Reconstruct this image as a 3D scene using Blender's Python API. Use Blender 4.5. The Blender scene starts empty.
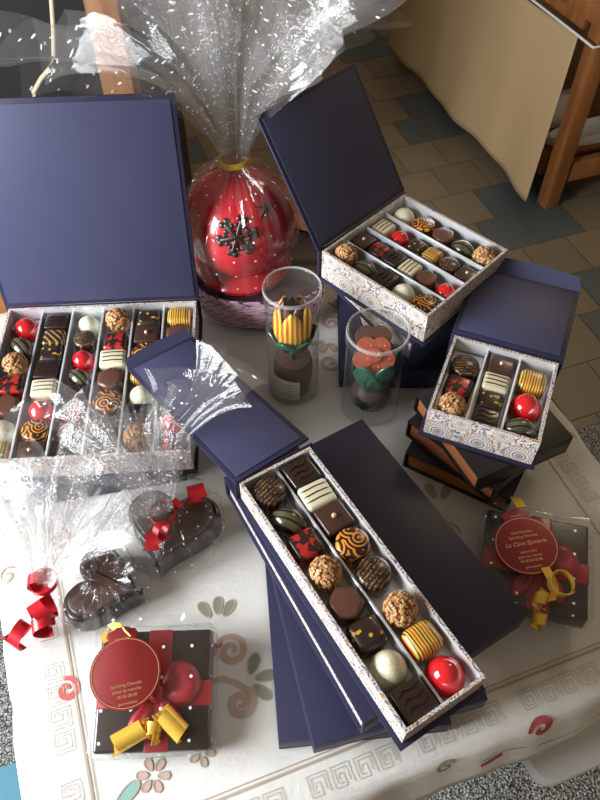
import bpy, bmesh, math, random
from mathutils import Vector, Matrix, noise
C = bpy.context.scene.collection
SC = bpy.context.scene
PI = math.pi
R = math.radians
# ---------------------------------------------------------------- camera (top of the cloth is z = 0)
cam = bpy.data.objects.new('camera', bpy.data.cameras.new('camera')); C.objects.link(cam)
cam.location = (0, 0, .662); cam.rotation_euler = (R(90 - 51.6), 0, 0)
cam.data.sensor_fit = 'VERTICAL'; cam.data.sensor_height = 24; cam.data.lens = 24 * 722 / 800
cam.data.clip_start = .02
SC.camera = cam
# ---------------------------------------------------------------- light
W = bpy.data.worlds.new('room_glow'); SC.world = W; W.use_nodes = True
W.node_tree.nodes['Background'].inputs[0].default_value = (1, .80, .58, 1)
W.node_tree.nodes['Background'].inputs[1].default_value = .15
def area(name, loc, target, sx, sy, power, col):
    l = bpy.data.lights.new(name, 'AREA'); l.shape = 'RECTANGLE'; l.size = sx; l.size_y = sy; l.energy = power; l.color = col
    o = bpy.data.objects.new(name, l); C.objects.link(o); o.location = loc
    o.rotation_euler = (Vector(target) - Vector(loc)).to_track_quat('-Z', 'Y').to_euler(); return o
area('window_daylight', (-1.18, .02, .50), (-.1, .35, 0), .75, .7, 33, (.93, .97, 1))
area('ceiling_lamp', (1.3, 2.2, 1.7), (.9, 2, -.7), .5, .5, 7, (1, .78, .5))
SC.view_settings.view_transform = 'Standard'; SC.view_settings.look = 'None'
SC.view_settings.exposure = .8; SC.view_settings.gamma = 1; SC.view_settings.use_curve_mapping = False
SC.cycles.transparent_max_bounces = 40; SC.cycles.max_bounces = 8

# ---------------------------------------------------------------- node helpers
class NT:
    def __init__(s, name):
        s.m = bpy.data.materials.new(name); s.m.use_nodes = True; s.t = s.m.node_tree
        s.b = s.t.nodes['Principled BSDF']; s.out = s.t.nodes['Material Output']
    def n(s, typ, **kw):
        x = s.t.nodes.new(typ)
        for k, v in kw.items(): setattr(x, k, v)
        return x
    def put(s, sock, v):
        if isinstance(v, bpy.types.NodeSocket): s.t.links.new(v, sock)
        else: sock.default_value = v
    def math(s, op, a, b=0.0, c=None):
        x = s.n('ShaderNodeMath', operation=op); s.put(x.inputs[0], a); s.put(x.inputs[1], b)
        if c is not None: s.put(x.inputs[2], c)
        return x.outputs[0]
    def mix(s, f, a, b):
        x = s.n('ShaderNodeMix', data_type='RGBA'); s.put(x.inputs[0], f); s.put(x.inputs[6], c4(a)); s.put(x.inputs[7], c4(b)); return x.outputs[2]
    def ramp(s, f, stops, interp='LINEAR'):
        x = s.n('ShaderNodeValToRGB'); e = x.color_ramp; e.interpolation = interp
        while len(e.elements) < len(stops): e.elements.new(.5)
        for el, (p, c) in zip(e.elements, stops): el.position = p; el.color = c4(c)
        s.put(x.inputs[0], f); return x.outputs[0]
    def obj(s): return s.n('ShaderNodeTexCoord').outputs['Object']
    def uv(s): return s.n('ShaderNodeTexCoord').outputs['UV']
    def sep(s, v):
        x = s.n('ShaderNodeSeparateXYZ'); s.put(x.inputs[0], v); return x.outputs
    def noise(s, v, scale, detail=2, rough=.5):
        x = s.n('ShaderNodeTexNoise'); s.put(x.inputs['Vector'], v); x.inputs['Scale'].default_value = scale
        x.inputs['Detail'].default_value = detail; x.inputs['Roughness'].default_value = rough; return x.outputs[0]
    def vor(s, v, scale, feature='F1', out='Distance'):
        x = s.n('ShaderNodeTexVoronoi', feature=feature); s.put(x.inputs['Vector'], v); x.inputs['Scale'].default_value = scale; return x.outputs[out]
    def wave(s, v, scale, dist=0, dirn='X', typ='BANDS', prof='SIN'):
        x = s.n('ShaderNodeTexWave', wave_type=typ, wave_profile=prof)
        if typ == 'BANDS': x.bands_direction = dirn
        else: x.rings_direction = dirn
        s.put(x.inputs['Vector'], v); x.inputs['Scale'].default_value = scale; x.inputs['Distortion'].default_value = dist; return x.outputs['Fac']
    def bump(s, h, strength=.3, dist=.001):
        x = s.n('ShaderNodeBump'); x.inputs['Strength'].default_value = strength; x.inputs['Distance'].default_value = dist
        s.put(x.inputs['Height'], h); return x.outputs[0]
    def set(s, **kw):
        for k, v in kw.items():
            k = {'col': 'Base Color', 'rough': 'Roughness', 'metal': 'Metallic', 'spec': 'Specular IOR Level', 'coat': 'Coat Weight',
                 'normal': 'Normal', 'sheen': 'Sheen Weight', 'alpha': 'Alpha', 'sss': 'Subsurface Weight'}[k]
            s.put(s.b.inputs[k], c4(v) if k == 'Base Color' and not isinstance(v, bpy.types.NodeSocket) else v)
        return s
def c4(c): return c if isinstance(c, bpy.types.NodeSocket) else (tuple(c) + (1,) if len(c) == 3 else c)
M = {}
def plain(key, col, rough=.5, metal=0, bumpy=0, bscale=300, **kw):
    t = NT(key); t.set(col=col, rough=rough, metal=metal, **kw)
    o = t.obj(); nz = t.noise(o, bscale, 3)
    t.set(col=t.mix(t.math('MULTIPLY', nz, .25), col, tuple(x * .72 for x in col[:3])))
    if bumpy: t.set(normal=t.bump(nz, bumpy, .0008))
    M[key] = t.m; return t
plain('navy', (.022, .022, .053), .44, spec=.32, bumpy=.06, bscale=900)
plain('navy_inner', (.050, .052, .104), .46, spec=.24, bumpy=.05, bscale=700)
plain('black_card', (.008, .008, .009), .42, bumpy=.05, bscale=800)
plain('copper_paper', (.44, .155, .06), .45, .25)
plain('silver', (.78, .79, .82), .34, .55, bumpy=.08, bscale=70)
plain('silver_edge', (.68, .71, .76), .38, .5)
plain('dark_choc', (.022, .010, .0075), .30, coat=.25, bumpy=.1, bscale=160)
plain('brown_choc', (.050, .022, .015), .34, coat=.15, bumpy=.1, bscale=160)
plain('milk_choc', (.105, .041, .026), .36, coat=.1, bumpy=.1, bscale=160)
plain('cup_choc', (.105, .052, .037), .5, bumpy=.15, bscale=120)
plain('white_choc', (.66, .60, .42), .38, bumpy=.1, bscale=160)
plain('red_glaze', (.56, .012, .016), .12, coat=.8)
plain('nut', (.50, .28, .12), .55)
plain('nut_dark', (.27, .12, .045), .55)
plain('pearl', (.75, .45, .30), .2, .4)
plain('red_choc', (.32, .010, .016), .38, coat=.12, bumpy=.12, bscale=60)
plain('tag_card', (.20, .014, .014), .38, bumpy=.06)
plain('gold_foil', (.80, .50, .26), .3, .6)
plain('gold_ribbon', (.80, .50, .075), .26, .45, bumpy=.05)
plain('red_ribbon', (.50, .012, .022), .28, .15)
plain('yellow_ribbon', (.72, .53, .06), .35, .1)
plain('red_sphere', (.52, .010, .022), .22, coat=.5)
plain('leaf_green', (.014, .115, .062), .28, coat=.3)
plain('leaf_dark', (.006, .045, .024), .35)
plain('white_paper', (.80, .80, .77), .6)
plain('grey_print', (.30, .30, .30), .7)
plain('plaster', (.55, .50, .42), .9)
plain('white_paint', (.80, .83, .84), .35)
plain('cord', (.60, .52, .36), .8)
plain('thread_brown', (.40, .32, .25), .8)
plain('thread_grey', (.46, .42, .36), .8)
plain('thread_pink', (.48, .33, .28), .8)
plain('thread_red', (.45, .09, .08), .7)
plain('thread_tan', (.47, .36, .29), .75)
plain('thread_green', (.22, .25, .18), .8)
plain('thread_teal', (.22, .38, .34), .8)
plain('shade_black', (.006, .006, .006), .8)  # flat black for the shade beneath the wooden stand
plain('blue_mat', (.10, .27, .36), .85, bumpy=.3, bscale=600)
plain('purple_dark', (.045, .020, .035), .5)
plain('yellow_speck', (.75, .55, .06), .4)

def mk_pattern():
    """paper printed with blue and orange mandalas"""
    t = NT('mandala_paper'); u = t.uv(); s = t.sep(u)
    P = .040
    def mand(ox, oy, rad):
        fx = t.math('SUBTRACT', t.math('MODULO', t.math('ADD', s[0], 10 + ox), P), P / 2)
        fy = t.math('SUBTRACT', t.math('MODULO', t.math('ADD', s[1], 10 + oy), P), P / 2)
        r = t.math('DIVIDE', t.math('SQRT', t.math('ADD', t.math('MULTIPLY', fx, fx), t.math('MULTIPLY', fy, fy))), rad)
        a = t.math('SINE', t.math('MULTIPLY', t.math('ARCTAN2', fy, fx), 18))
        w = (.60, .56, .50); bl = (.06, .13, .34); og = (.50, .20, .07); dk = (.03, .045, .13)
        ra = t.ramp(r, [(0, og), (.10, w), (.18, dk), (.24, w), (.36, bl), (.42, w), (.55, og), (.60, w), (.72, bl), (.80, w), (.92, dk), (.96, w)], 'CONSTANT')
        rb = t.ramp(r, [(0, og), (.10, dk), (.20, w), (.30, og), (.36, bl), (.42, w), (.60, dk), (.66, w), (.75, w), (.84, og), (.96, w)], 'CONSTANT')
        return t.mix(t.math('GREATER_THAN', a, 0.0), ra, rb), t.math('LESS_THAN', r, .97)
    m1, k1 = mand(.02, .010, .0155); m2, k2 = mand(.0, .028, .0105)
    vv = t.n('ShaderNodeTexVoronoi'); t.put(vv.inputs['Vector'], u); vv.inputs['Scale'].default_value = 560
    cs = t.sep(vv.outputs['Color'])
    sp = t.ramp(cs[0], [(0, (.07, .13, .32)), (.14, (.60, .56, .50)), (.50, (.52, .26, .11)), (.62, (.62, .59, .54)), (.84, (.10, .085, .14)), (.93, (.36, .42, .50))], 'CONSTANT')
    t.set(col=t.mix(k1, t.mix(k2, sp, m2), m1), rough=.5); M['pattern'] = t.m
mk_pattern()

def choc(key, base, fn, rough=.32, coat=.2):
    t = NT(key); o = t.obj(); t.set(col=fn(t, o, base), rough=rough, coat=coat); M[key] = t.m
DK = (.022, .010, .0075)
choc('stripe_gold', DK, lambda t, o, b: t.mix(t.math('GREATER_THAN', t.wave(o, 125, 1.2), .40), t.mix(t.math('GREATER_THAN', t.wave(o, 37, .5), .66), (.05, .02, .01), (.42, .07, .015)), (.58, .36, .045)), .35)
choc('stripe_fine', DK, lambda t, o, b: t.mix(t.math('GREATER_THAN', t.wave(o, 80, 1.0, 'DIAGONAL'), .72), b, (.36, .20, .04)))
choc('stripe_petal', DK, lambda t, o, b: t.mix(t.math('GREATER_THAN', t.wave(o, 60, 1.5), .5), t.mix(t.noise(o, 120), (.5, .05, .01), (.38, .16, .02)), (.74, .50, .05)), .4, 0)
choc('pod_green', DK, lambda t, o, b: t.mix(t.math('GREATER_THAN', t.wave(o, 48, 1.2, 'Y'), .80), t.ramp(t.noise(o, 60), [(.3, (.040, .034, .014)), (.7, (.125, .125, .065))]), (.012, .007, .005)), .25, .5)
choc('swirl', DK, lambda t, o, b: t.mix(t.math('GREATER_THAN', t.math('SINE', t.math('MULTIPLY', t.vor(o, 62, 'F1'), 30)), .25), b, (.62, .22, .02)))
choc('speckle', DK, lambda t, o, b: t.mix(t.math('LESS_THAN', t.math('ADD', t.vor(o, 190), t.math('MULTIPLY', t.noise(o, 110), .6)), .56), b, (.58, .32, .03)), .4)
choc('script', DK, lambda t, o, b: t.mix(t.math('MULTIPLY', t.math('GREATER_THAN', t.wave(o, 95, .5, 'Y'), .60), t.math('GREATER_THAN', t.noise(o, 620, 1), .50)), b, (.22, .125, .05)))
choc('red_blotch', DK, lambda t, o, b: t.mix(t.math('GREATER_THAN', t.noise(o, 120, 1), .53), b, (.40, .018, .012)))
choc('petal_speck', DK, lambda t, o, b: t.mix(t.math('GREATER_THAN', t.vor(o, 150), .32), t.mix(t.math('LESS_THAN', t.vor(o, 150), .20), (.26, .035, .02), (.80, .58, .04)), t.mix(t.noise(o, 90), (.36, .060, .035), (.46, .10, .055))), .4, .1)
choc('white_dust', DK, lambda t, o, b: t.mix(t.math('GREATER_THAN', t.noise(o, 700, 1), .62), (.66, .63, .46), (.85, .83, .72)), .35, .15)

def mk_film(key, tint, haze, dots=True, spec=1.0, crinkle=.6, streak=(120, 6), cells=.12, polar=False):
    """clear cellophane printed with white dots"""
    t = NT(key); t.t.nodes.remove(t.b)
    tr = t.n('ShaderNodeBsdfTransparent'); tr.inputs[0].default_value = c4(tint)
    gl = t.n('ShaderNodeBsdfGlossy'); gl.inputs['Roughness'].default_value = .07
    df = t.n('ShaderNodeBsdfDiffuse'); df.inputs[0].default_value = (.9, .9, .9, 1)  # white for the dots and for reflections painted in as even haze
    o = t.obj()
    mp = t.n('ShaderNodeMapping'); mp.inputs['Scale'].default_value = (streak[0], streak[1], 1); t.put(mp.inputs[0], t.uv())
    if polar:
        q = t.sep(t.uv()); cb = t.n('ShaderNodeCombineXYZ'); t.put(cb.inputs[0], t.math('MULTIPLY', t.math('ARCTAN2', q[1], q[0]), .15))
        t.put(cb.inputs[1], t.math('SQRT', t.math('ADD', t.math('MULTIPLY', q[0], q[0]), t.math('MULTIPLY', q[1], q[1])))); t.put(mp.inputs[0], cb.outputs[0])
    bp = t.bump(t.math('ADD', t.noise(mp.outputs[0], 1, 2, .5), t.math('MULTIPLY', t.vor(o, 26, 'DISTANCE_TO_EDGE'), cells)), crinkle, .004)
    t.put(gl.inputs['Normal'], bp)
    fr = t.n('ShaderNodeFresnel'); bk = t.n('ShaderNodeNewGeometry').outputs['Backfacing']
    t.put(fr.inputs[0], t.math('SUBTRACT', 1.5, t.math('MULTIPLY', bk, 1.5 - 1 / 1.5))); t.put(fr.inputs['Normal'], bp)
    f = t.math('MINIMUM', t.math('MULTIPLY', fr.outputs[0], 1.5 * spec), .9)
    m1 = t.n('ShaderNodeMixShader'); t.put(m1.inputs[0], f); t.put(m1.inputs[1], tr.outputs[0]); t.put(m1.inputs[2], gl.outputs[0])
    m2 = t.n('ShaderNodeMixShader'); t.put(m2.inputs[1], m1.outputs[0]); t.put(m2.inputs[2], df.outputs[0])
    if dots:
        s = t.sep(t.uv()); D = .0245
        x = t.math('SUBTRACT', t.math('MODULO', t.math('ADD', s[0], 10), D), D / 2)
        y = t.math('SUBTRACT', t.math('MODULO', t.math('ADD', s[1], 10), D), D / 2)
        d = t.math('SQRT', t.math('ADD', t.math('MULTIPLY', x, x), t.math('MULTIPLY', y, y)))
        t.put(m2.inputs[0], t.math('MAXIMUM', t.math('MULTIPLY', t.math('LESS_THAN', d, .0010 if polar else .0013), .8), haze))
    else: m2.inputs[0].default_value = haze
    t.put(t.out.inputs[0], m2.outputs[0]); M[key] = t.m
mk_film('cellophane', (.985, .985, .985), .022, spec=.62, crinkle=.45)
mk_film('cellophane_sheet', (.985, .985, .985), .020, spec=.44, crinkle=.40, streak=(170, 5), polar=True)
mk_film('cellophane_wrap', (.99, .99, .99), .012, spec=.45, crinkle=.2, streak=(40, 40))
mk_film('clear_plastic', (.975, .98, .978), .012, dots=False, spec=.75, crinkle=0)

mk_film('rim_highlight', (.95, .96, .96), .22, dots=False, spec=1.2, crinkle=0)  # extra white in the film paints the bright highlight on the tube rims
def mk_cloth():
    t = NT('linen'); o = t.obj()
    w = t.math('ADD', t.wave(o, 420, .4, 'X'), t.wave(o, 420, .4, 'Y'))
    t.set(col=t.mix(t.noise(o, 8, 3), (.80, .79, .76), (.74, .73, .69)), rough=.85, spec=.2,
          normal=t.bump(t.math('ADD', t.math('MULTIPLY', w, .12), t.noise(o, 38, 5, .65)), .6, .0045)); M['linen'] = t.m
    t = NT('beige_cloth'); o = t.obj(); w = t.math('ADD', t.wave(o, 300, .4, 'X'), t.wave(o, 300, .4, 'Z'))
    t.set(col=t.mix(t.noise(o, 5, 3), (.54, .39, .215), (.47, .33, .175)), rough=.9, spec=.1, normal=t.bump(w, .1, .001)); M['beige_cloth'] = t.m
    t = NT('wood'); o = t.obj()
    mp = t.n('ShaderNodeMapping'); mp.inputs['Scale'].default_value = (1, 1, .12); t.put(mp.inputs[0], o)
    t.set(col=t.ramp(t.noise(mp.outputs[0], 40, 4, .6), [(.3, (.18, .065, .018)), (.7, (.33, .13, .040))]), rough=.42); M['wood'] = t.m
    t = NT('rug'); o = t.obj(); v = t.vor(o, 230); nz = t.noise(o, 300, 2)
    t.set(col=t.ramp(nz, [(.36, (.030, .031, .030)), (.5, (.17, .17, .165)), (.66, (.46, .46, .44))]), rough=.95, spec=.1, normal=t.bump(v, .9, .004)); M['rug'] = t.m
    for k, c in {'tile_a': (.185, .147, .100), 'tile_b': (.172, .136, .092), 'tile_c': (.196, .156, .108), 'tile_blue': (.078, .098, .106)}.items():
        t = NT(k); o = t.obj()
        t.set(col=t.mix(t.noise(o, 14, 4, .7), c, tuple(x * .72 for x in c)), rough=.5, normal=t.bump(t.noise(o, 60, 3), .1, .002)); M[k] = t.m
    plain('grout', (.115, .090, .060), .9)
    t = NT('weave'); o = t.obj()
    t.set(col=t.ramp(t.noise(o, 35, 3), [(.3, (.40, .23, .31)), (.7, (.68, .48, .56))]), rough=.30, normal=t.bump(t.wave(t.uv(), 1500, .4, 'Y'), .2, .0006)); M['weave'] = t.m
mk_cloth()

# ---------------------------------------------------------------- mesh helpers
def link(name, me, mats, parent=None, smooth=None):
    o = bpy.data.objects.new(name, me); C.objects.link(o)
    for m in (mats if isinstance(mats, (list, tuple)) else [mats]): me.materials.append(M[m] if isinstance(m, str) else m)
    if parent is not None: o.parent = parent
    if smooth is not None:
        for p in me.polygons: p.use_smooth = True
        if smooth < 179: me.set_sharp_from_angle(angle=R(smooth))
    return o
def raw(name, vs, fs, mats, parent=None, smooth=None, mi=None, uvs=None):
    me = bpy.data.meshes.new(name); me.from_pydata([tuple(v) for v in vs], [], fs); me.update()
    if mi: me.polygons.foreach_set('material_index', mi)
    if uvs is not None:
        ul = me.uv_layers.new(name='UVMap')
        for l in me.loops: ul.data[l.index].uv = uvs[l.vertex_index]
    return link(name, me, mats, parent, smooth)
def thing(name, label, cat, loc=(0, 0, 0), rz=0, group=None):
    o = bpy.data.objects.new(name, None); C.objects.link(o); o.empty_display_size = .02
    o.location = loc; o.rotation_euler = (0, 0, rz); return tag(o, label, cat, group)
def tag(o, label, cat, group=None):
    o['label'] = label; o['category'] = cat
    if group: o['group'] = group
    return o
def bmobj(name, bm, mats, parent=None, smooth=40):
    bmesh.ops.recalc_face_normals(bm, faces=bm.faces)
    me = bpy.data.meshes.new(name); bm.to_mesh(me); bm.free(); return link(name, me, mats, parent, smooth)
def add_box(bm, c, s, bev=0, seg=2, mat=0, rot=None):
    n0 = set(bm.faces); r = bmesh.ops.create_cube(bm, size=1)
    vs = r['verts']
    for v in vs: v.co = Vector((v.co.x * s[0], v.co.y * s[1], v.co.z * s[2]))
    if bev:
        es = {e for v in vs for e in v.link_edges}
        q = bmesh.ops.bevel(bm, geom=list(es), offset=bev, segments=seg, profile=.5, affect='EDGES')
        vs = list({v for f in bm.faces if f not in n0 for v in f.verts})
    for v in vs:
        if rot is not None: v.co = rot @ v.co
        v.co += Vector(c)
    for f in bm.faces:
        if f not in n0: f.material_index = mat
def box(name, c, s, mat, parent=None, bev=.0006, seg=2, rot=None):
    bm = bmesh.new(); add_box(bm, c, s, bev, seg, 0, rot); return bmobj(name, bm, mat, parent)
def metric_uv(o):
    me = o.data; ul = me.uv_layers.new(name='UVMap')
    for p in me.polygons:
        n = p.normal; ax = max(range(3), key=lambda i: abs(n[i]))
        for li in p.loop_indices:
            v = me.vertices[me.loops[li].vertex_index].co
            ul.data[li].uv = (v.y, v.z) if ax == 0 else (v.x, v.z) if ax == 1 else (v.x, v.y)
def lathe(name, prof, mats, parent=None, n=32, loc=(0, 0, 0), smooth=50, sx=1, sy=1, wob=None):
    vs, fs = [], []
    for i, (r, z) in enumerate(prof):
        for k in range(n):
            a = 2 * PI * k / n; rr = r * (wob(a, z) if wob else 1)
            vs.append((loc[0] + rr * sx * math.cos(a), loc[1] + rr * sy * math.sin(a), loc[2] + z))
    for i in range(len(prof) - 1):
        for k in range(n): fs.append((i * n + k, i * n + (k + 1) % n, (i + 1) * n + (k + 1) % n, (i + 1) * n + k))
    if prof[0][0] > 1e-6: fs.append(tuple(reversed(range(n))))
    if prof[-1][0] > 1e-6: fs.append(tuple((len(prof) - 1) * n + k for k in range(n)))
    o = raw(name, vs, fs, mats, parent, smooth); return o
def sphere_bm(bm, c, r, sub=2, sc=(1, 1, 1), jit=0, rng=random):
    q = bmesh.ops.create_icosphere(bm, subdivisions=sub, radius=1)
    for v in q['verts']:
        k = 1 + jit * (rng.random() - .5) * 2
        v.co = Vector((v.co.x * r * sc[0] * k + c[0], v.co.y * r * sc[1] * k + c[1], v.co.z * r * sc[2] * k + c[2]))
def tube(name, pts, r, mat, parent=None, n=8):
    vs, fs = [], []
    pts = [Vector(p) for p in pts]
    for i, p in enumerate(pts):
        d = (pts[min(i + 1, len(pts) - 1)] - pts[max(i - 1, 0)]).normalized()
        a = d.cross(Vector((0, 0, 1)) if abs(d.z) < .9 else Vector((1, 0, 0))).normalized(); b = d.cross(a)
        for k in range(n):
            t = 2 * PI * k / n; vs.append(p + r * (math.cos(t) * a + math.sin(t) * b))
    for i in range(len(pts) - 1):
        for k in range(n): fs.append((i * n + k, i * n + (k + 1) % n, (i + 1) * n + (k + 1) % n, (i + 1) * n + k))
    fs += [tuple(reversed(range(n))), tuple((len(pts) - 1) * n + k for k in range(n))]
    return raw(name, vs, fs, mat, parent, 60)
def prism(name, poly, z0, z1, mat, parent=None, bev=.001, smooth=40, seg=2):
    bm = bmesh.new(); vs = [bm.verts.new((x, y, z0)) for x, y in poly]; f = bm.faces.new(vs)
    q = bmesh.ops.extrude_face_region(bm, geom=[f])
    for g in q['geom']:
        if isinstance(g, bmesh.types.BMVert): g.co.z = z1
    if bev:
        top = [e for e in bm.edges if all(abs(v.co.z - z1) < 1e-7 for v in e.verts)]
        bmesh.ops.bevel(bm, geom=top, offset=bev, segments=seg, profile=.5, affect='EDGES')
    return bmobj(name, bm, mat, parent, smooth)
def ribbon(name, pts, width_dirs, mat, parent=None, th=.0004):
    """a strip: centre points plus the half-width vector at each; a little thickness"""
    vs, fs = [], []
    n = len(pts)
    for i, (p, w) in enumerate(zip(pts, width_dirs)):
        p = Vector(p); w = Vector(w); d = Vector(pts[min(i + 1, n - 1)]) - Vector(pts[max(i - 1, 0)])
        nn = d.cross(w); nn = nn.normalized() * th if nn.length > 1e-12 else Vector((0, 0, th))
        vs += [p - w - nn, p + w - nn, p + w + nn, p - w + nn]
    for i in range(n - 1):
        for k in range(4): fs.append((i * 4 + k, i * 4 + (k + 1) % 4, i * 4 + 4 + (k + 1) % 4, i * 4 + 4 + k))
    fs += [(3, 2, 1, 0), tuple((n - 1) * 4 + k for k in range(4))]
    return raw(name, vs, fs, mat, parent, 50)
def curl(name, c, axis, r, width, turns, start, mat, parent, grow=0, pitch=None, n=26):
    """a curled length of gift ribbon wound round an axis"""
    ax = Vector(axis).normalized(); a = ax.cross(Vector((0, 0, 1)) if abs(ax.z) < .9 else Vector((1, 0, 0))).normalized(); b = ax.cross(a)
    pitch = width * .84 if pitch is None else pitch
    N = int(n * turns); pts, ws = [], []
    for i in range(N + 1):
        t = start + 2 * PI * turns * i / N; rr = r + grow * i / N
        pts.append(Vector(c) + rr * (math.cos(t) * a + math.sin(t) * b) + ax * pitch * turns * i / N); ws.append(ax * width / 2)
    return ribbon(name, pts, ws, mat, parent)
def text_mesh(name, body, size, loc, rot, mat, parent, shear=0):
    cu = bpy.data.curves.new(name, 'FONT'); cu.body = body; cu.size = size; cu.align_x = 'CENTER'; cu.align_y = 'CENTER'; cu.extrude = .00008; cu.shear = shear
    t = bpy.data.objects.new(name + '_curve', cu); C.objects.link(t)
    me = bpy.data.meshes.new_from_object(t.evaluated_get(bpy.context.evaluated_depsgraph_get()))
    bpy.data.objects.remove(t); o = link(name, me, mat, parent); o.location = loc; o.rotation_euler = rot; return o
def copy_tree(o):
    c = o.copy(); C.objects.link(c)
    for ch in o.children:
        d = ch.copy(); C.objects.link(d); d.parent = c
        for g in ch.children:
            e = g.copy(); C.objects.link(e); e.parent = d
    return c
TA = R(20)
def T(u, v, z=0): return Vector((u * math.cos(TA) - v * math.sin(TA), u * math.sin(TA) + v * math.cos(TA), z))

# ---------------------------------------------------------------- floor
FZ = -.75
def build_floor():
    rng = random.Random(4); vs, fs, mi = [], [], []
    def quad(u0, v0, u1, v1, z, m):
        k = len(vs); vs.extend([T(u0, v0, z), T(u1, v0, z), T(u1, v1, z), T(u0, v1, z)]); fs.append((k, k + 1, k + 2, k + 3)); mi.append(m)
    quad(-3, -2, 4, 6, FZ - .0012, 4)
    p = .152
    j = 0; v = -1.82
    blues = [(1.155, 1.435, 1.47, 1.745), (1.155, 2.0, 1.37, 2.29), (1.26, .955, 1.6, 1.16), (.1, 2.05, .41, 2.4), (.45, 2.6, .7, 2.9), (1.1, 2.55, 1.4, 2.85)]
    while v < 5.9:
        u = -2.9 + (p / 2 if j % 2 else 0)
        while u < 3.9:
            cu, cv = u + p / 2, v + p / 2
            m = 3 if any(a <= cu <= c and b <= cv <= d for a, b, c, d in blues) else rng.choice((0, 0, 1, 2))
            quad(u + .0018, v + .0018, u + p - .0018, v + p - .0018, FZ, m); u += p
        v += p; j += 1
    o = raw('floor', vs, fs, ['tile_a', 'tile_b', 'tile_c', 'tile_blue', 'grout'], mi=mi); o['kind'] = 'structure'
build_floor()
def slab(name, u0, v0, u1, v1, z0, z1, mat, parent=None, bev=.004):
    c = T((u0 + u1) / 2, (v0 + v1) / 2, (z0 + z1) / 2)
    return box(name, c, (u1 - u0, v1 - v0, z1 - z0), mat, parent, bev, 2, Matrix.Rotation(TA, 3, 'Z'))
tag(slab('tweed_rug', -1.2, -.5, 1.15, .735, FZ + .0005, FZ + .011, 'rug'), 'speckled grey tweed rug on the floor under the table', 'rug')
tag(slab('floor_mat', -1.1, -.4, -.30, .445, FZ + .0115, FZ + .018, 'blue_mat'), 'plain blue mat on the grey rug at the lower left corner', 'mat')

def build_walls():
    def wall(name, boxes, mat):
        bm = bmesh.new()
        for x0, y0, z0, x1, y1, z1 in boxes: add_box(bm, ((x0 + x1) / 2, (y0 + y1) / 2, (z0 + z1) / 2), (x1 - x0, y1 - y0, z1 - z0))
        o = bmobj(name, bm, mat); o['kind'] = 'structure'; return o
    x0, x1 = -1.62, -1.50; zt = 1.9
    wall('wall_left', [(x0, -1.6, FZ, x1, -.55, zt), (x0, .60, FZ, x1, 5.0, zt), (x0, -.55, FZ, x1, .60, .02), (x0, -.55, 1.25, x1, .60, zt)], 'plaster')
    wall('window_1', [(x0 + .03, -.55, .02, x1 - .02, -.50, 1.25), (x0 + .03, .55, .02, x1 - .02, .60, 1.25), (x0 + .03, -.50, .02, x1 - .02, .55, .07), (x0 + .03, -.50, 1.20, x1 - .02, .55, 1.25)], 'white_paint')
    wall('wall_back', [(-1.62, 5.0, FZ, 4.2, 5.12, zt)], 'plaster')
build_walls()
# ---------------------------------------------------------------- table with its embroidered cloth
tb = thing('display_table', 'wooden table under the white embroidered cloth', 'table', T(.14, .47, FZ + .012))
def tslab(name, u0, v0, u1, v1, z0, z1, mat):
    o = slab(name, u0, v0, u1, v1, z0, z1, mat); o.parent = tb; o.matrix_parent_inverse = Matrix.Translation(-tb.location); return o
tslab('tabletop', -.160, .108, .445, .90, -.034, -.0045, 'wood')
tslab('pedestal', .08, .42, .20, .54, FZ + .05, -.034, 'wood')
tslab('foot', -.14, .45, .42, .51, FZ + .012, FZ + .05, 'wood')
tslab('foot', .11, .22, .17, .75, FZ + .012, FZ + .05, 'wood')
U0, U1, V0, V1 = -.165, .452, .098, .76
def hz(x, y):
    n1 = noise.noise(Vector((x * 9, y * 9, 1.3))); n2 = noise.noise(Vector((x * 30, y * 30, 4.1)))
    return -.0018 + .0011 * n1 + .0006 * n2
def cloth_point(u, v):
    """flat on the table, rolling over its left, right and front edges"""
    du = max(0, U0 - u) if u < U0 else max(0, u - U1); su = -1 if u < U0 else 1
    dv = max(0, V0 - v)
    def roll(d):
        r = .012; a = min(d / r, 1.32)
        return r * math.sin(a) + max(0, d - r * 1.32) * math.cos(1.32), r * (1 - math.cos(a)) + max(0, d - r * 1.32) * math.sin(1.32)
    ou, zu = roll(du); ov, zv = roll(dv)
    uu = min(max(u, U0), U1) + su * ou; vv = max(v, V0) - ov
    z = -max(zu, zv) - .3 * min(zu, zv)
    if dv > 0: w = (math.sin(u * 46 + 2 * math.sin(u * 13)) * .0022 + math.sin(u * 120) * .0006) * min(1, dv / .03); vv += w
    if du > 0: uu += math.sin(v * 55 + 2 * math.sin(v * 19)) * .003 * min(1, du / .03)
    p = T(uu, vv, z); p.z += hz(p.x, p.y); return p
def build_cloth():
    us = [-.30 + i * .0125 for i in range(11)] + [U0 - .008 + i * .0085 for i in range(75)] + [U1 + .012 + i * .0125 for i in range(9)]
    vs_ = [.035 + i * .0085 for i in range(86)]; vs_ = [v for v in vs_ if v <= V1]
    us = sorted(set(round(u, 5) for u in us)); vs, fs = [], []
    for v in vs_:
        for u in us: vs.append(cloth_point(u, v + .004 * math.sin(u * 40)))
    n = len(us)
    for j in range(len(vs_) - 1):
        for i in range(n - 1): fs.append((j * n + i, j * n + i + 1, (j + 1) * n + i + 1, (j + 1) * n + i))
    o = raw('tablecloth', vs, fs, 'linen', smooth=180)
    s = o.modifiers.new('thick', 'SOLIDIFY'); s.thickness = .0008; s.offset = -1
    return tag(o, 'cream white cloth with embroidered key border and scrolls covering the table', 'tablecloth')
cloth = build_cloth()
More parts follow.
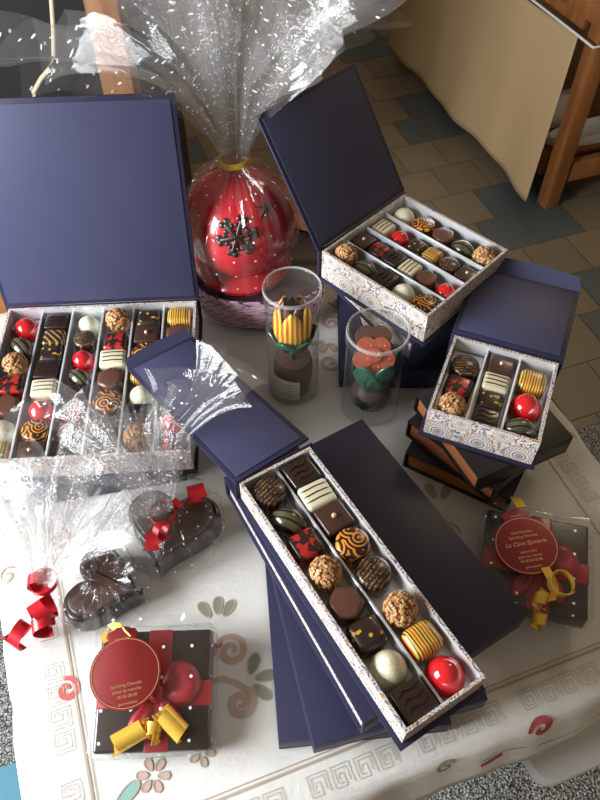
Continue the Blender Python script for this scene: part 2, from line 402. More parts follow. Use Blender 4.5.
class Stitch:
    """embroidery lines laid on the cloth, all of one thread in one mesh"""
    def __init__(s): s.v, s.f = [], []
    def line(s, pts, w, closed=False, wf=None, lift=.0006):
        n = len(pts); k = len(s.v)
        for i, (u, v) in enumerate(pts):
            a = pts[max(i - 1, 0)]; b = pts[min(i + 1, n - 1)]
            if closed: a, b = pts[i - 1], pts[(i + 1) % n]
            d = Vector((b[0] - a[0], b[1] - a[1])); d = d.normalized() if d.length > 0 else Vector((1, 0))
            ww = w / 2 * (wf(i / max(1, n - 1)) if wf else 1)
            for sg in (-1, 1):
                p = cloth_point(u - d.y * ww * sg, v + d.x * ww * sg); p.z += lift; s.v.append(p)
        for i in range(n if closed else n - 1):
            j = (i + 1) % n; s.f.append((k + 2 * i, k + 2 * j, k + 2 * j + 1, k + 2 * i + 1))
    def fill(s, pts, lift=.0005):
        k = len(s.v); cu = sum(p[0] for p in pts) / len(pts); cv = sum(p[1] for p in pts) / len(pts)
        for u, v in [(cu, cv)] + pts:
            p = cloth_point(u, v); p.z += lift; s.v.append(p)
        n = len(pts)
        for i in range(n): s.f.append((k, k + 1 + i, k + 1 + (i + 1) % n))
    def done(s, name, mat):
        if not s.f: return
        o = raw(name, s.v, s.f, mat, cloth); s.v, s.f = [], []; return o
def dense(pts, step=.004):
    out = []
    for a, b in zip(pts, pts[1:]):
        L = math.hypot(b[0] - a[0], b[1] - a[1]); n = max(1, int(L / step))
        out += [(a[0] + (b[0] - a[0]) * i / n, a[1] + (b[1] - a[1]) * i / n) for i in range(n)]
    return out + [pts[-1]]
key = Stitch(); hem = Stitch()
KEY = [(.05, .95), (.05, .05), (.95, .05), (.95, .95), (.42, .95), (.42, .42), (.66, .42), (.66, .66)]
KEY2 = [(.20, .80), (.20, .20), (.80, .20), (.80, .80), (.55, .80)]
def motif(u, v, s, rot):
    c, q = math.cos(rot), math.sin(rot)
    for K in (KEY, KEY2):
        pts = [(u + s * ((a - .5) * c - (b - .5) * q), v + s * ((a - .5) * q + (b - .5) * c)) for a, b in K]
        for a, b in zip(pts, pts[1:]): key.line(dense([a, b], .003), .0007)
v = .108
for grp in range(8):                                   # left border
    for k in range(4): motif(-.136, .213 + .0205 * (k + 5 * (grp - 1)) + .0, .0185, PI / 2) if .12 < .213 + .0205 * (k + 5 * (grp - 1)) < .75 else None
    key.done('greek_key_embroidery', 'thread_grey')
for grp in range(-4, 4):                               # front border
    for k in range(4):
        u = .256 + .0208 * k + .1 * grp
        if -.12 < u < .41: motif(u, .109, .0185, PI)
    key.done('greek_key_embroidery', 'thread_grey')
for grp in range(6):                                   # right border
    for k in range(4):
        v = .269 + .0195 * (k + 5 * (grp - 1))
        if .13 < v < .72: motif(.424, v, .0175, -PI / 2)
    key.done('greek_key_embroidery', 'thread_grey')
hem.line(dense([(-.121, .126), (-.121, .755)]), .0022); hem.line(dense([(-.117, .13), (-.117, .755)]), .0008)
hem.line(dense([(-.121, .126), (.408, .126)]), .0022); hem.line(dense([(-.117, .130), (.405, .130)]), .0008)
hem.line(dense([(.408, .126), (.408, .755)]), .0012)
hem.done('drawn_thread_line', 'thread_brown')
pink, red, tan, green, teal, brown = Stitch(), Stitch(), Stitch(), Stitch(), Stitch(), Stitch()
for st_, c_ in zip((pink, red, tan, green, teal, brown), ('pink', 'red', 'tan', 'green', 'teal', 'brown')): st_.c = c_
def uvw(x, y):
    return (x * math.cos(TA) + y * math.sin(TA), -x * math.sin(TA) + y * math.cos(TA))
def spiral(st, x, y, r0, turns, a0, w, sgn=1, tail=None):
    """a scroll: starts at the outside (x, y = its centre) and winds in"""
    pts = []
    if tail: pts += [uvw(*q) for q in tail]
    N = int(26 * turns)
    for i in range(N + 1):
        t = i / N; r = r0 * (1 - .86 * t); a = a0 + sgn * 2 * PI * turns * t; pts.append(uvw(x + r * math.cos(a), y + r * math.sin(a)))
    st.line(pts, w, wf=lambda q: .45 + .75 * math.sin(PI * min(1, q * .9 + .12))); st.done('scroll_embroidery', 'thread_' + st.c)
def leaf(st, x, y, L, wd, ang, outline=None):
    c, s = math.cos(ang), math.sin(ang); pts = []
    for k in range(16):
        a = 2 * PI * k / 16; lx = L / 2 * math.cos(a) + L / 2; ly = wd / 2 * math.sin(a) * (1 + .25 * math.cos(a)); pts.append(uvw(x + c * lx - s * ly, y + s * lx + c * ly))
    st.fill(pts); o = st.done('leaf_embroidery', 'thread_' + st.c)
    if outline:
        outline.line(pts, .0011, closed=True, lift=.0008); e = outline.done('outline_stitch', 'thread_' + outline.c); e.parent = o
# spray between the boxes and the front gift
spiral(pink, -.063, .232, .0155, 1.7, R(200), .0050, -1)
spiral(red, -.076, .241, .010, .7, R(120), .0042, 1)
for a in (62, 92, 128): leaf(green, -.078 + .012 * math.cos(R(a)), .254 + .012 * math.sin(R(a)), .018, .0085, R(a), tan)
spiral(tan, -.052, .186, .0125, 1.6, R(70), .0058, -1, [(-.083, .203), (-.070, .207), (-.058, .2035)])
for a in (15, -38, 75): leaf(teal if 0 else green, -.046 + .006 * math.cos(R(a)), .205 + .006 * math.sin(R(a)), .019, .0095, R(a), brown)
leaf(red, -.083, .212, .014, .007, R(-80))
for a in range(0, 360, 60): leaf(pink, -.122 + .004 * math.cos(R(a)), .128 + .004 * math.sin(R(a)), .010, .006, R(a), brown)
leaf(teal, -.150, .104, .026, .010, R(50), brown)
for a in range(0, 360, 72): leaf(tan, -.083 + .003 * math.cos(R(a)), .145 + .003 * math.sin(R(a)), .008, .005, R(a), brown)
spiral(red, -.207, .197, .0105, 1.3, R(120), .0050, -1)
spiral(brown, -.288, .305, .010, 1.3, R(60), .003, 1)
spiral(red, -.315, .412, .012, 1.3, R(60), .005, 1)
spiral(red, .213, .163, .012, 1.2, R(200), .0062, -1)
spiral(brown, .126, .130, .009, 1.4, R(30), .0030, 1)
brown.line([uvw(.145 + .02 * i, .118 + .006 * i + .010 * math.sin(i * .9)) for i in range(9)], .0014); brown.done('vine_embroidery', 'thread_brown')
red.line([uvw(.165 + .006 * i, .123 + .004 * i) for i in range(4)], .006); red.done('petal_embroidery', 'thread_red')
spiral(red, .284, .461, .0105, 1.2, R(150), .0055, -1)
spiral(brown, .300, .470, .012, 1.2, R(10), .0014, 1)
spiral(tan, .040, .652, .013, 1.6, R(0), .0040, 1, [(.036, .690), (.050, .680), (.056, .665)])
for a in (200, 250, 300): leaf(tan, .034 + .006 * math.cos(R(a)), .622 + .006 * math.sin(R(a)), .016, .008, R(a), brown)
spiral(tan, .036, .585, .014, 1.4, R(30), .0040, -1)
spiral(tan, .150, .352, .014, 1.5, R(0), .0040, 1)
for a in (60, 110, 170, 240): leaf(brown, .146 + .008 * math.cos(R(a)), .385 + .008 * math.sin(R(a)), .020, .009, R(a), tan)
spiral(pink, -.245, .345, .012, 1.4, R(90), .004, -1)

# ---------------------------------------------------------------- furniture behind and below
def wooden_stand():
    t = thing('wooden_bench', 'orange brown wooden bench with lower shelf at the upper right', 'bench', T(1.75, 2.0, FZ))
    def part(name, *a, mat='wood'):
        o = slab(name, *a, mat); o.parent = t; o.matrix_parent_inverse = Matrix.Translation(-t.location); return o
    part('bench_top', 1.345, 1.49, 2.25, 2.62, -.185, -.150)
    part('side_rail', 1.365, 1.575, 1.395, 2.55, -.225, -.185); part('front_rail', 1.425, 1.51, 2.2, 1.54, -.235, -.185)
    for u, v_ in ((1.36, 1.505), (2.16, 1.505), (1.36, 2.55), (2.16, 2.55)): part('leg', u + .008, v_, u + .056, v_ + .050, FZ, -.185)
    part('shelf', 1.372, 1.575, 2.2, 2.55, -.622, -.605); part('shelf_rail', 1.426, 1.51, 2.16, 1.54, -.665, -.60); part('shelf_rail', 1.366, 1.571, 1.392, 2.55, -.665, -.60)
wooden_stand()
def bench_cloth():
    vs, fs = [], []; nv, nz = 70, 22
    for j in range(nz + 1):
        for i in range(nv + 1):
            s = i / nv; q = j / nz; v_ = 1.555 + s * 1.02 - .03 * q * (1 - s)
            bot = -.715 + .012 * math.sin(PI * s) ** 2 + .004 * math.sin(s * 9)
            z = -.228 + (bot + .228) * q - .010 * math.sin(PI * s) * (1 - q)
            u = 1.340 - .008 * q * math.sin(s * 13 + 1.5 * q) - .004 * math.sin(s * 31) * q - .03 * q
            vs.append(T(u, v_, z))
    n = nv + 1
    for j in range(nz):
        for i in range(nv): fs.append((j * n + i, j * n + i + 1, (j + 1) * n + i + 1, (j + 1) * n + i))
    o = raw('bench_curtain', vs, fs, 'beige_cloth', smooth=180); s = o.modifiers.new('t', 'SOLIDIFY'); s.thickness = .002
    tag(o, 'plain beige cloth hanging down the side of the wooden bench', 'curtain')
    p = [T(1.338, 1.50 + k * .05, -.226 + .002 * math.sin(k)) for k in range(3)] ; p = [T(1.40, 1.497, -.232), T(1.345, 1.492, -.230)] + p[1:] + [T(1.340, 2.3, -.226)]
    c = tube('curtain_string', p, .0035, 'white_paper', o); return o
bench_cloth()
bx = thing('paper_pack', 'white upright pack on the bench shelf behind the leg', 'pack', T(1.50, 1.72, -.604), TA)
box('carton', (0, 0, .055), (.075, .03, .11), 'white_paper', bx, .003); box('red_band', (.031, -.016, .055), (.014, .003, .105), 'red_ribbon', bx, .0005)
def tray():
    t = thing('white_tray', 'low white rounded tray lying on the bench shelf', 'tray', T(1.60, 1.625, -.604), TA)
    lathe('tray_bowl', [(.0, 0), (.9, 0), (1, .01), (1.02, .035), (.96, .035), (.92, .012), (0, .008)], 'white_paint', t, 28, sx=.20, sy=.045)
tray()
def dark_stand():
    t = thing('shaded_stand', 'wooden stand with black panels as shade beneath it, behind the large open box', 'stand', (-.75, 1.62, FZ))
    def part(name, x0, y0, x1, y1, z0, z1, mat, bev=.004): return box(name, ((x0 + x1) / 2 + .75, (y0 + y1) / 2 - 1.62, (z0 + z1) / 2 - FZ), (x1 - x0, y1 - y0, z1 - z0), mat, t, bev)
    part('leg', -.372, 1.30, -.312, 1.36, FZ, .20, 'wood'); part('leg', -1.28, 1.30, -1.22, 1.36, FZ, .20, 'wood')
    part('stand_top', -1.32, 1.27, -.30, 1.95, .20, .235, 'wood')
    part('shade_panel', -1.22, 1.345, -.374, 1.36, FZ + .01, .20, 'shade_black', .002)  # black panels put in for the dark under the stand top
    part('side_shade_panel', -.345, 1.362, -.330, 1.9, FZ + .01, .20, 'shade_black', .002)
    part('leg', -.395, 1.90, -.335, 1.95, FZ, .20, 'wood')
dark_stand()
def hanging_cord():
    pts = [(-.40, 1.262, .236), (-.402, 1.258, .19), (-.409, 1.255, .14)]
    pts += [(-.418, 1.25, .09), (-.428, 1.25, .05), (-.440, 1.25, .028), (-.462, 1.252, .008), (-.485, 1.255, -.02), (-.50, 1.258, -.07), (-.51, 1.26, -.16)]
    P = [(-.392, 1.29, .240)] + pts
    tag(tube('hanging_cord', P, .0042, 'cord'), 'thin beige cord hanging against the black shade panels of the stand', 'cord')
hanging_cord()
def stool():
    t = thing('white_stool', 'white painted stool with rounded corner under the front table edge', 'stool', T(.45, .19, FZ + .012), TA)
    w, d, h = .305, .27, .538
    poly = []
    for sx, sy, a0 in ((1, 1, 0), (-1, 1, 90), (-1, -1, 180), (1, -1, 270)):
        for k in range(7):
            a = R(a0 + 15 * k); r = .022; poly.append((sx * (w / 2 - r) + r * math.cos(a), sy * (d / 2 - r) + r * math.sin(a)))
    prism('seat', poly, h - .024, h, 'white_paint', t, .003)
    box('column', (.07, .05, (h - .024) / 2 + .006), (.06, .06, h - .036), 'white_paint', t, .004)
    box('foot', (.07, .05, .007), (.16, .16, .014), 'white_paint', t, .004)
    box('apron', (.05, .03, h - .040), (.14, .12, .032), 'white_paint', t, .003)
stool()

# ---------------------------------------------------------------- ballotin boxes
TH = .0028
def tray_mesh(name, w, l, h, z0, parent, mats, zf):
    """open tray: printed outside and rim, foil inside"""
    vs = []
    for (a, b, z) in ((w, l, z0), (w, l, h), (w - 2 * TH, l - 2 * TH, h), (w - 2 * TH, l - 2 * TH, zf)):
        vs += [(-a / 2, -b / 2, z), (a / 2, -b / 2, z), (a / 2, b / 2, z), (-a / 2, b / 2, z)]
    fs, mi = [], []
    for lv, m in ((0, 0), (1, 0), (2, 1)):
        for k in range(4): fs.append((lv * 4 + k, lv * 4 + (k + 1) % 4, lv * 4 + 4 + (k + 1) % 4, lv * 4 + 4 + k)); mi.append(m)
    fs.append((12, 13, 14, 15)); mi.append(1); fs.append((3, 2, 1, 0)); mi.append(0)
    o = raw(name, vs, fs, mats, parent, mi=mi); metric_uv(o); return o
def open_box(label, x, y, zb, yaw, w, l, h, cols, L, ang, fl, fang, ow=.004, skew=0):
    t = thing('chocolate_box', label, 'box', (x, y, zb), yaw)
    box('base_board', (0, -.001, .0012), (w + 2 * ow, l + 2 * ow - .002, .0022), 'navy', t)
    box('spine', (0, l / 2 + .0022, h / 2 + .001), (w + 2 * ow, .0022, h - .002), 'navy', t)
    zf = max(.0026 + TH, h - .0240); tray_mesh('tray', w, l, h, .0026, t, ['pattern', 'silver'], zf)
    iw = w - 2 * TH; cw = iw / cols
    for k in range(1, cols):
        xx = -iw / 2 + k * cw
        bm = bmesh.new(); add_box(bm, (xx, 0, (zf + h - .006) / 2), (.0016, l - 2 * TH - .001, h - .006 - zf), .0004, 1)
        add_box(bm, (xx, 0, h - .0062), (.0024, l - 2 * TH - .001, .0016), .0005, 1)
        bmobj('divider', bm, 'silver_edge', t)
    lid = bpy.data.objects.new('lid', None)
    bm = bmesh.new(); add_box(bm, (0, L / 2, 0), (w + 2 * ow, L, .0028), .0007)
    lid = bmobj('lid', bm, 'navy', t); lid.location = (0, l / 2 + .0034, h + .0006); lid.rotation_euler = (ang, 0, skew)
    box('lining', (0, L / 2, .0018 if True else 0), (w + 2 * ow - .010, L - .010, .0010), 'navy_inner', lid, .0004)
    # inner face of an opened lid looks away from the table side of the hinge
    if fl:
        bm = bmesh.new(); a = w / 2 + ow; vs = []
        for zz in (-.0013, .0013): vs.append([bm.verts.new(p) for p in ((-a, 0, zz), (a, 0, zz), (a - .004, fl * .82, zz), (0, fl, zz), (-a + .004, fl * .82, zz))])
        bm.faces.new(vs[1]); bm.faces.new(list(reversed(vs[0])))
        for k in range(5): bm.faces.new((vs[0][k], vs[0][(k + 1) % 5], vs[1][(k + 1) % 5], vs[1][k]))
        f = bmobj('flap', bm, 'navy_inner', t); f.matrix_local = Matrix.Translation(lid.location) @ Matrix.Rotation(skew, 4, 'Z') @ Matrix.Rotation(ang, 4, 'X') @ Matrix.Translation((0, L + .001, 0)) @ Matrix.Rotation(fang, 4, 'X')
    return t, (w, l, h, iw, cw, zf)
def closed_box(name, label, cat, x, y, zb, yaw, w, l, h, cover='navy', side='pattern', group=None):
    t = thing(name, label, cat, (x, y, zb), yaw, group); ow = .003
    box('base_board', (0, 0, .0012), (w + 2 * ow, l + 2 * ow, .0022), cover, t)
    tr = box('tray', (0, 0, h / 2), (w, l - .002, h - .0052), side, t, 0); metric_uv(tr)
    box('lid', (0, 0, h - .0013), (w + 2 * ow, l + 2 * ow, .0024), cover, t)
    box('spine', (0, l / 2 + ow - .0013, h / 2), (w + 2 * ow, .0022, h - .0054), cover, t, .0003)
    box('flap', (0, -l / 2 - ow + .0013, h / 2), (w + 2 * ow, .0022, h - .0054), cover, t, .0003)
    return t
# front stack, bottom to top
hs = .0222
closed_box('gift_box', 'closed navy box at the bottom of the front stack, furthest left lower corner', 'box', .0426, .2750, .0004, .098, .139, .236, hs)
closed_box('gift_box', 'closed navy box second from the bottom of the front stack', 'box', .0515, .2815, .0004 + hs + .0004, .247, .142, .250, hs)
closed_box('gift_box', 'large dark navy box right under the front open box, its wide top bare', 'box', .0655, .3035, .0004 + 2 * hs + .0008, .547, .140, .240, hs)
closed_box('gift_box', 'narrow closed navy box with printed side directly beneath the front open box', 'box', .0221, .2682, .0004 + 3 * hs + .0012, .5018, .071, .238, .0295)
zA = .0004 + 3 * hs + .0300 + .0014
BA = open_box('long navy box with two columns of chocolates open on the front stack', .0411, .2503, zA, .5549, .0724, .2395, .1262 - zA, 2, .216, R(-12), .014, R(35), skew=R(5))
# right stack of black boxes
hk = .0262
closed_box('book_box', 'black box with copper sides at the bottom of the right stack', 'box', .1905, .4520, .0004, -.519 + .0, .106, .112, hk, 'black_card', 'copper_paper').rotation_euler[2] = 1.0517
closed_box('book_box', 'black box with copper sides in the middle of the right stack', 'box', .1930, .4500, .0008 + hk, .75, .104, .110, hk, 'black_card', 'copper_paper')
closed_box('book_box', 'black copper-sided box on top of the right stack, under the small open box', 'box', .1955, .4425, .0012 + 2 * hk, .446, .106, .109, hk, 'black_card', 'copper_paper')
zB = .0018 + 3 * hk
BB = open_box('small square navy box with three columns of chocolates on black boxes', .1904, .4482, zB, -.3766, .1064, .1047, .1185 - zB, 3, .105, R(1), .019, R(38))
# back stack
closed_box('gift_box', 'closed dark navy box at the bottom of the back stack behind the flower tube', 'box', .128, .620, .0004, -.02, .155, .150, .034)
closed_box('gift_box', 'closed dark navy box second from the bottom of the back stack', 'box', .150, .622, .0350, .20, .150, .140, .034)
closed_box('gift_box', 'closed navy box with printed side directly beneath the back open box', 'box', .1369, .6225, .0696, .591, .1400, .146, .0325)
zC = .1028
BC = open_box('square navy box with four columns of chocolates open on the back stack', .1265, .6214, zC, .8038, .1435, .1459, .1425 - zC, 4, .152, R(54), .0, 0)
# left stack
closed_box('gift_box', 'closed navy box beneath the big open box at the left, corner showing in front', 'box', -.2130, .475, .0004, .20, .150, .150, .042)
zD = .0430
BD = open_box('big navy box with six columns of chocolates open at the left', -.2212, .4986, zD, .062, .215, .2122, .0768 - zD, 6, .232, R(80), 0, 0)

# ---------------------------------------------------------------- chocolates
def rbox(s, bev, seg=3):
    bm = bmesh.new(); add_box(bm, (0, 0, s[2] / 2), s, bev, seg); return bm
def dome_prof(r, h, flat=.18, n=9):
    p = [(r * .90, 0), (r, h * .10)]
    for k in range(1, n + 1):
        a = PI / 2 * k / n; p.append((max(0, r * math.cos(a)) if k < n else 0, h * .10 + h * .90 * math.sin(a)))
    return p
def puck_prof(r, h): return [(r * .93, 0), (r, h * .12), (r, h * .72), (r * .95, h * .92), (r * .84, h), (0, h * 1.01)]
LOOK = {}
PROTO = {}
def proto(kind):
    if kind in PROTO: return copy_tree(PROTO[kind])
    nm = 'chocolate'
    if kind == 'red': o = lathe('dome_chocolate', dome_prof(.0148, .0195), 'red_glaze', n=32, smooth=180)
    elif kind == 'white': o = lathe('dome_chocolate', dome_prof(.0145, .0195), 'white_dust', n=32, smooth=180)
    elif kind == 'nut':
        rng = random.Random(3); bm = bmesh.new(); sphere_bm(bm, (0, 0, .0122), .0118, 3, (1, 1, 1.0)); o = bmobj('nut_chocolate', bm, 'nut_dark', smooth=180)
        vs, fs, mi = [], [], []
        for k in range(260):
            z = rng.uniform(-.75, 1); a = rng.uniform(0, 2 * PI); q = math.sqrt(1 - z * z); d = Vector((q * math.cos(a), q * math.sin(a), z))
            rot = d.to_track_quat('Z', 'Y').to_matrix() @ Matrix.Rotation(rng.uniform(0, 6), 3, 'Z'); s = (rng.uniform(.0010, .0021), rng.uniform(.0008, .0016), rng.uniform(.0006, .0013)); b = len(vs)
            c = d * .0122 + Vector((0, 0, .0128))
            for sx, sy, sz in ((-1, -1, -1), (1, -1, -1), (1, 1, -1), (-1, 1, -1), (-.7, -.7, 1), (.7, -.8, 1), (.7, .7, 1), (-.8, .7, 1)):
                vs.append(c + rot @ Vector((sx * s[0], sy * s[1], sz * s[2])))
            for f in ((3, 2, 1, 0), (4, 5, 6, 7), (0, 1, 5, 4), (1, 2, 6, 5), (2, 3, 7, 6), (3, 0, 4, 7)): fs.append(tuple(b + i for i in f)); mi.append(1 if k % 4 == 0 else 0)
        e = raw('chopped_nuts', vs, fs, ['nut', 'nut_dark'], o, mi=mi); e['kind'] = 'stuff'
    elif kind == 'pod':
        vs, fs = [], []; N, K = 14, 20
        for i in range(N + 1):
            t = i / N; xx = -.0165 + .033 * t; r = .0112 * math.sin(PI * min(max(t * .96 + .02, 0), 1)) ** .62
            for k in range(K):
                a = 2 * PI * k / K; zz = .0085 + r * math.sin(a) * .95
                vs.append((xx, r * math.cos(a) * 1.02, max(0, zz)))
        for i in range(N):
            for k in range(K): fs.append((i * K + k, i * K + (k + 1) % K, (i + 1) * K + (k + 1) % K, (i + 1) * K + k))
        fs += [tuple(reversed(range(K))), tuple(N * K + k for k in range(K))]
        o = raw('pod_chocolate', vs, fs, 'pod_green', smooth=180)
    elif kind == 'hex':
        poly = [(.0145 * math.cos(R(60 * k + 30)), .0145 * math.sin(R(60 * k + 30))) for k in range(6)]
        o = prism('hexagon_chocolate', poly, 0, .0165, 'milk_choc', bev=.0035, seg=4, smooth=60)
    elif kind == 'wstripe':
        o = bmobj('bar_chocolate', rbox((.0265, .0240, .0165), .0035, 4), 'white_choc', smooth=60)
        for y in (-.005, .0005, .006):
            tube('piped_line', [(-.0133, y, .003), (-.0133, y, .013), (-.0118, y + .0003, .0155), (-.009, y, .0166), (0, y + .0006, .0166), (.009, y, .0166), (.0118, y, .0155), (.0133, y, .013), (.0133, y, .003)], .0006, 'dark_choc', o, 6)
    elif kind == 'pearl':
        o = bmobj('square_chocolate', rbox((.0250, .0245, .0160), .0016, 3), 'brown_choc', smooth=50)
        bm = bmesh.new(); sphere_bm(bm, (0, 0, .0170), .0022, 2); bmobj('sugar_pearl', bm, 'pearl', o, 180)
    elif kind == 'dark':
        o = bmobj('square_chocolate', rbox((.0255, .0245, .0165), .0016, 3), 'dark_choc', smooth=50)
        for k in range(3): tube('ridge', [(-.009, -.008 + .006 * k, .0166), (-.003, -.006 + .006 * k, .0172), (.004, -.008 + .006 * k, .0172), (.009, -.005 + .006 * k, .0166)], .0005, 'dark_choc', o, 6)
    elif kind == 'swirl': o = lathe('round_chocolate', puck_prof(.0142, .0165), 'swirl', n=32, smooth=60)
    elif kind == 'script': o = lathe('round_chocolate', puck_prof(.0140, .0165), 'script', n=32, smooth=60)
    elif kind == 'speck': o = bmobj('square_chocolate', rbox((.0260, .0250, .0165), .0060, 4), 'speckle', smooth=60)
    elif kind == 'redpat': o = bmobj('square_chocolate', rbox((.0255, .0245, .0165), .0048, 4), 'red_blotch', smooth=60)
    elif kind == 'ystripe': o = bmobj('barrel_chocolate', rbox((.0260, .0245, .0175), .0065, 5), 'stripe_gold', smooth=60)
    elif kind == 'ystripe2': o = bmobj('barrel_chocolate', rbox((.0255, .0245, .0165), .0050, 4), 'stripe_fine', smooth=60)
    PROTO[kind] = o; return o
DESC = {'red': 'glossy red dome chocolate', 'white': 'white dusted dome chocolate', 'nut': 'chocolate ball crusted with chopped nuts', 'pod': 'striped green brown pod chocolate', 'hex': 'plain milk chocolate hexagon',
        'wstripe': 'white chocolate bar with dark lines', 'pearl': 'brown square chocolate with pink pearl', 'dark': 'plain dark square chocolate', 'swirl': 'round chocolate with orange swirls', 'script': 'dark round chocolate with fine gold script',
        'speck': 'dark square chocolate flecked with gold', 'redpat': 'dark square chocolate with red blotches', 'ystripe': 'yellow and brown striped chocolate', 'ystripe2': 'dark chocolate with thin gold lines'}
ORD = ['first', 'second', 'third', 'fourth', 'fifth', 'sixth', 'seventh', 'eighth']
def fill_box(info, cols, bname, seed, k=1.0, tilt=.08):
    t, (w, l, h, iw, cw, zf) = info; rng = random.Random(seed); z0 = t.location.z + zf
    c, s = math.cos(t.rotation_euler[2]), math.sin(t.rotation_euler[2])
    for ci, col in enumerate(cols):
        n = len(col); half = l / 2 - TH - .0006
        size = lambda kd: {'pod': .0285, 'hex': .0285, 'red': .0296, 'white': .029, 'nut': .0272, 'swirl': .0284, 'script': .028}.get(kd, .0247)
        tot = sum(size(kd) for kd, _ in col); f = min(k, (cw - .0020) / .0297, (2 * half) / (tot + .0004 * n))
        ys = [y for _, y in col]; hl = [size(kd) * f / 2 for kd, _ in col]
        for it in range(80):
            for i in range(n - 1):
                o = hl[i] + hl[i + 1] + .0003 - (ys[i] - ys[i + 1])
                if o > 0: ys[i] += o / 2; ys[i + 1] -= o / 2
            for i in range(n): ys[i] = min(max(ys[i], -half + hl[i]), half - hl[i])
        for i, (kd, _) in enumerate(col):
            o = proto(kd); lx = -iw / 2 + (ci + .5) * cw; ly = ys[i]
            o.location = (t.location.x + c * lx - s * ly, t.location.y + s * lx + c * ly, z0 + .0002); o.scale = (f, f, f * 1.14)
            rz = t.rotation_euler[2] + rng.uniform(-.05, .05)
            if kd in ('swirl', 'nut', 'white', 'red'): rz = rng.uniform(0, 6)
            elif kd == 'script': rz = rng.uniform(-.4, .4) + t.rotation_euler[2]
            elif kd == 'pod': rz = t.rotation_euler[2] + {1: -.85, 2: .30, 3: -1.45, 4: -.75}[seed] + rng.uniform(-.1, .1)
            elif kd in ('speck', 'redpat', 'ystripe', 'ystripe2', 'dark') and i % 2: rz += PI
            o.rotation_euler = (0, 0, rz)
            where = 'last before the front of' if i == n - 1 else ORD[i] + ' from lid in'
            tag(o, f'{DESC[kd]}, {ORD[i]} from lid, {ORD[ci]} column, {bname}', 'chocolate', 'chocolates in the ' + bname)
fill_box(BA, [[('script', 0.101), ('pod', 0.068), ('redpat', 0.044), ('nut', 0.009), ('hex', -0.019), ('speck', -0.045), ('white', -0.073), ('dark', -0.101)],
              [('dark', 0.102), ('wstripe', 0.077), ('pearl', 0.051), ('swirl', 0.024), ('script', -0.006), ('nut', -0.047), ('ystripe', -0.077), ('red', -0.106)]], 'long front box', 1, 1.12)
fill_box(BB, [[('script', 0.012), ('redpat', -0.011), ('nut', -0.038)], [('pearl', 0.03), ('wstripe', 0.006), ('speck', -0.017), ('dark', -0.04)], [('ystripe', 0.027), ('red', -0.011), ('pod', -0.036)]], 'small square box', 2, 1.06)
fill_box(BC, [[('nut', 0.051), ('pod', 0.022), ('dark', -0.003), ('white', -0.028), ('swirl', -0.053)], [('pearl', 0.059), ('redpat', 0.032), ('dark', 0.008), ('wstripe', -0.016), ('hex', -0.037), ('red', -0.062)],
              [('wstripe', 0.057), ('red', 0.03), ('speck', 0.005), ('ystripe', -0.017), ('script', -0.038), ('pearl', -0.058)], [('white', 0.056), ('swirl', 0.024), ('hex', 0.0), ('pod', -0.03), ('nut', -0.054)]], 'back box', 3, 1.06)
fill_box(BD, [[('red', 0.066), ('pod', 0.04), ('nut', 0.011), ('redpat', -0.015), ('hex', -0.043), ('white', -0.072), ('ystripe', -0.094)],
              [('dark', 0.089), ('ystripe2', 0.064), ('speck', 0.042), ('dark', 0.018), ('wstripe', -0.013), ('red', -0.039), ('swirl', -0.064), ('pearl', -0.091)],
              [('white', 0.084), ('script', 0.056), ('red', 0.023), ('pod', 0.001), ('dark', -0.026), ('redpat', -0.048), ('hex', -0.072), ('dark', -0.094)],
              [('nut', 0.087), ('redpat', 0.053), ('wstripe', 0.02), ('hex', -0.006), ('swirl', -0.03), ('script', -0.059), ('dark', -0.088)],
              [('speck', 0.082), ('pearl', 0.058), ('swirl', 0.036), ('ystripe', 0.008), ('white', -0.021), ('dark', -0.048), ('nut', -0.08)],
              [('ystripe', 0.09), ('hex', 0.064), ('pod', 0.029), ('dark', -0.003), ('wstripe', -0.035), ('red', -0.07), ('redpat', -0.095)]], 'big left box', 4, 1.06)
def foil_ramp(info, ci, wd):
    t, (w, l, h, iw, cw, zf) = info; lx = -iw / 2 + (ci + .5) * cw
    box('foil_insert', (lx, l / 2 - TH - wd / 2 - .001, zf + .010), (cw - .003, wd, .0015), 'silver', t, .0003, 1, Matrix.Rotation(R(-18), 3, 'X'))
foil_ramp(BB, 0, .024); foil_ramp(BD, 0, .020)

